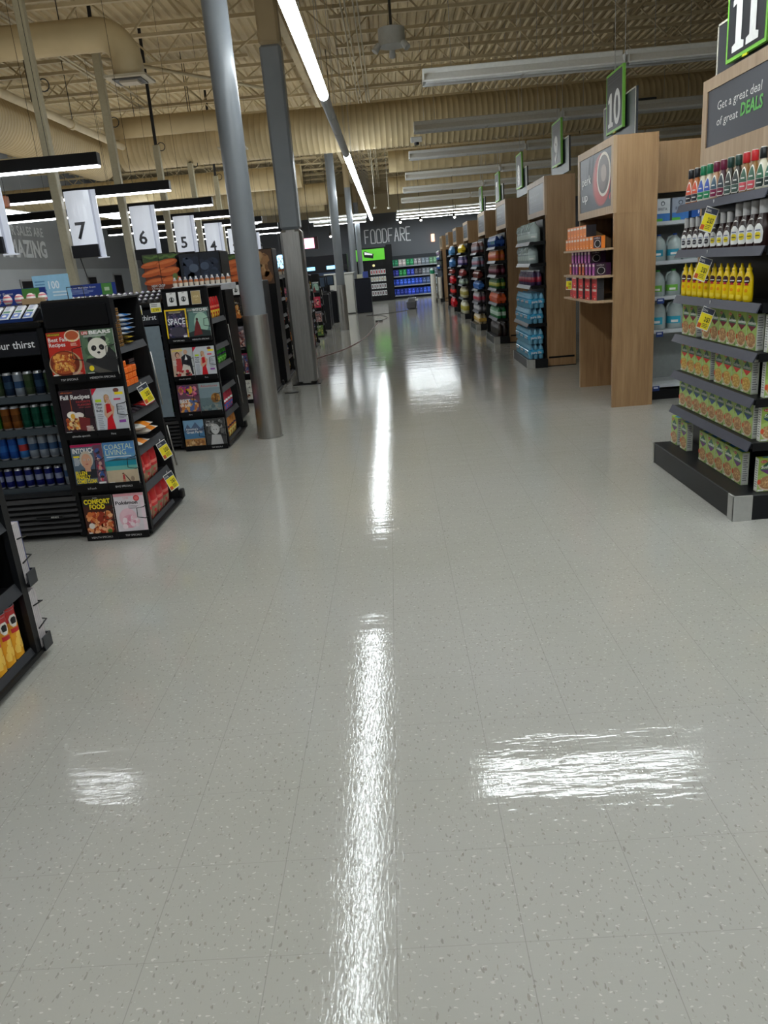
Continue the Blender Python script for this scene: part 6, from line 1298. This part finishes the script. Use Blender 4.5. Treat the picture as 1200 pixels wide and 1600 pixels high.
t = thing('round_cafe_sign', 'round blue-white glowing cafe sign left of the square column', 'sign', (-4.08, 30, 2.03)); g = G(); g.cyl((0, 0, 0), (0, .05, 0), .25, C(60, 150, 240), 30); g.build('sign_disc', 'glow_blue', t)
g = G(); c = Card(g, (-.25, -.003, -.25), (.5, 0, 0), (0, 0, .5), .002)
for i in range(6): a = i * PI / 3; c.ell(.5 + .24 * math.cos(a), .5 + .24 * math.sin(a), .09, .06, C(230, 245, 255), 10, rot=a)
c.ell(.5, .5, .1, .12, C(230, 245, 255)); g.box(-.05, .05, .2, .05, .09, .3, BLACK); g.cyl((0, .07, .3), (0, .07, 3.93), .01, BLACK, 5); g.build('emblem', 'print', t)
t = thing('chill_cabinet', 'far dark cabinet with a blue glowing strip beneath the pink sign', 'cabinet', (-4.4, 34, 0)); g = G(); g.box(0, 0, 0, 2.6, .8, 2.2, C(26, 28, 36), .02); g.build('cabinet_body', 'enamel', t); g = G(); g.box(.3, -.02, 1.62, 1.2, 0, 1.76, WHITE); g.build('light_strip', 'glow_blue', t); g = G(); g.box(1.7, -.02, 1.62, 2.5, 0, 1.76, WHITE); g.build('light_strip', 'glow_blue', t); g = G(); g.box(.2, -.015, .4, 2.5, 0, 1.5, C(40, 60, 90)); g.build('glass_front', 'plastic', t)
g = G(); g.cyl((0, 0, 0), (0, .03, .35), .09, WHITE, 14); tag(g.build('wall_lamp', 'glow_warm', loc=(2.6, 38.6, 2.5)), 'small warm glowing lamp on the back wall left of the farthest tower', 'lamp')
g = G(); g.box(0, 0, 0, .28, .3, .02, BLACK); g.cyl((.14, .3, 0), (.14, .45, .15), .02, BLACK)
bpy.data.objects['wall_lamp'].location = (2.2, 39.2, 2.5)
# blower, cable
t = thing('floor_blower', 'grey floor-drying blower standing before the back shelving', 'blower', (.72, 28.5, 0))
g = G(); g.cyl((-.14, 0, .2), (.14, 0, .2), .19, C(96, 98, 102), 24); g.box(-.22, -.24, .02, .12, -.08, .26, C(86, 88, 92), .02); g.box(-.16, -.16, .0, .16, .16, .03, C(60, 62, 64)); g.build('housing', 'plastic', t)
g = G(); g.cyl((.141, 0, .2), (.15, 0, .2), .12, C(30, 30, 32), 20); g.cyl((-.15, 0, .2), (-.141, 0, .2), .12, C(30, 30, 32), 20); g.build('intake_grille', 'plastic', t)
g = G(); g.tube([(-.08, 0, .38), (-.07, 0, .44), (.07, 0, .44), (.08, 0, .38)], .014, C(60, 62, 64), 8); g.build('handle', 'plastic', t); g = G(); g.box(.10, -.25, .28, .2, -.19, .34, C(206, 208, 210)); g.build('sticker', 'print', t)
def smooth(pts, k=8):
    out = []
    for i in range(len(pts) - 1):
        p0 = pts[max(i - 1, 0)]; p1 = pts[i]; p2 = pts[i + 1]; p3 = pts[min(i + 2, len(pts) - 1)]
        for j in range(k):
            t_ = j / k; out.append(tuple(.5 * (2 * p1[a] + (p2[a] - p0[a]) * t_ + (2 * p0[a] - 5 * p1[a] + 4 * p2[a] - p3[a]) * t_ * t_ + (3 * p1[a] - p0[a] - 3 * p2[a] + p3[a]) * t_ ** 3) for a in range(3)))
    out.append(pts[-1]); return out
t = thing('extension_cable', 'thin dark red and grey cable curving over the shiny floor to the blower', 'cable', (0, 0, 0))
g = G(); g.tube(smooth([(-1.75, 13.6, .008), (-1.45, 14.5, .008), (-1.03, 15.8, .008), (-.70, 18.0, .008), (-.54, 21.3, .008), (-.44, 23.3, .008)]), .008, C(120, 56, 56), 6); g.build('cable_run', 'plastic', t)
g = G(); g.tube(smooth([(-.44, 23.3, .008), (-.2, 24.6, .008), (-.45, 26, .008), (-.9, 26.3, .008), (0, 27.0, .008), (.5, 27.6, .008), (.6, 28.25, .03)]), .008, C(60, 56, 56), 6); g.build('cable_run', 'plastic', t)
g = G(); g.box(-.55, 23.15, .0, -.33, 23.4, .04, C(40, 30, 30), .01); g.build('connector', 'plastic', t)
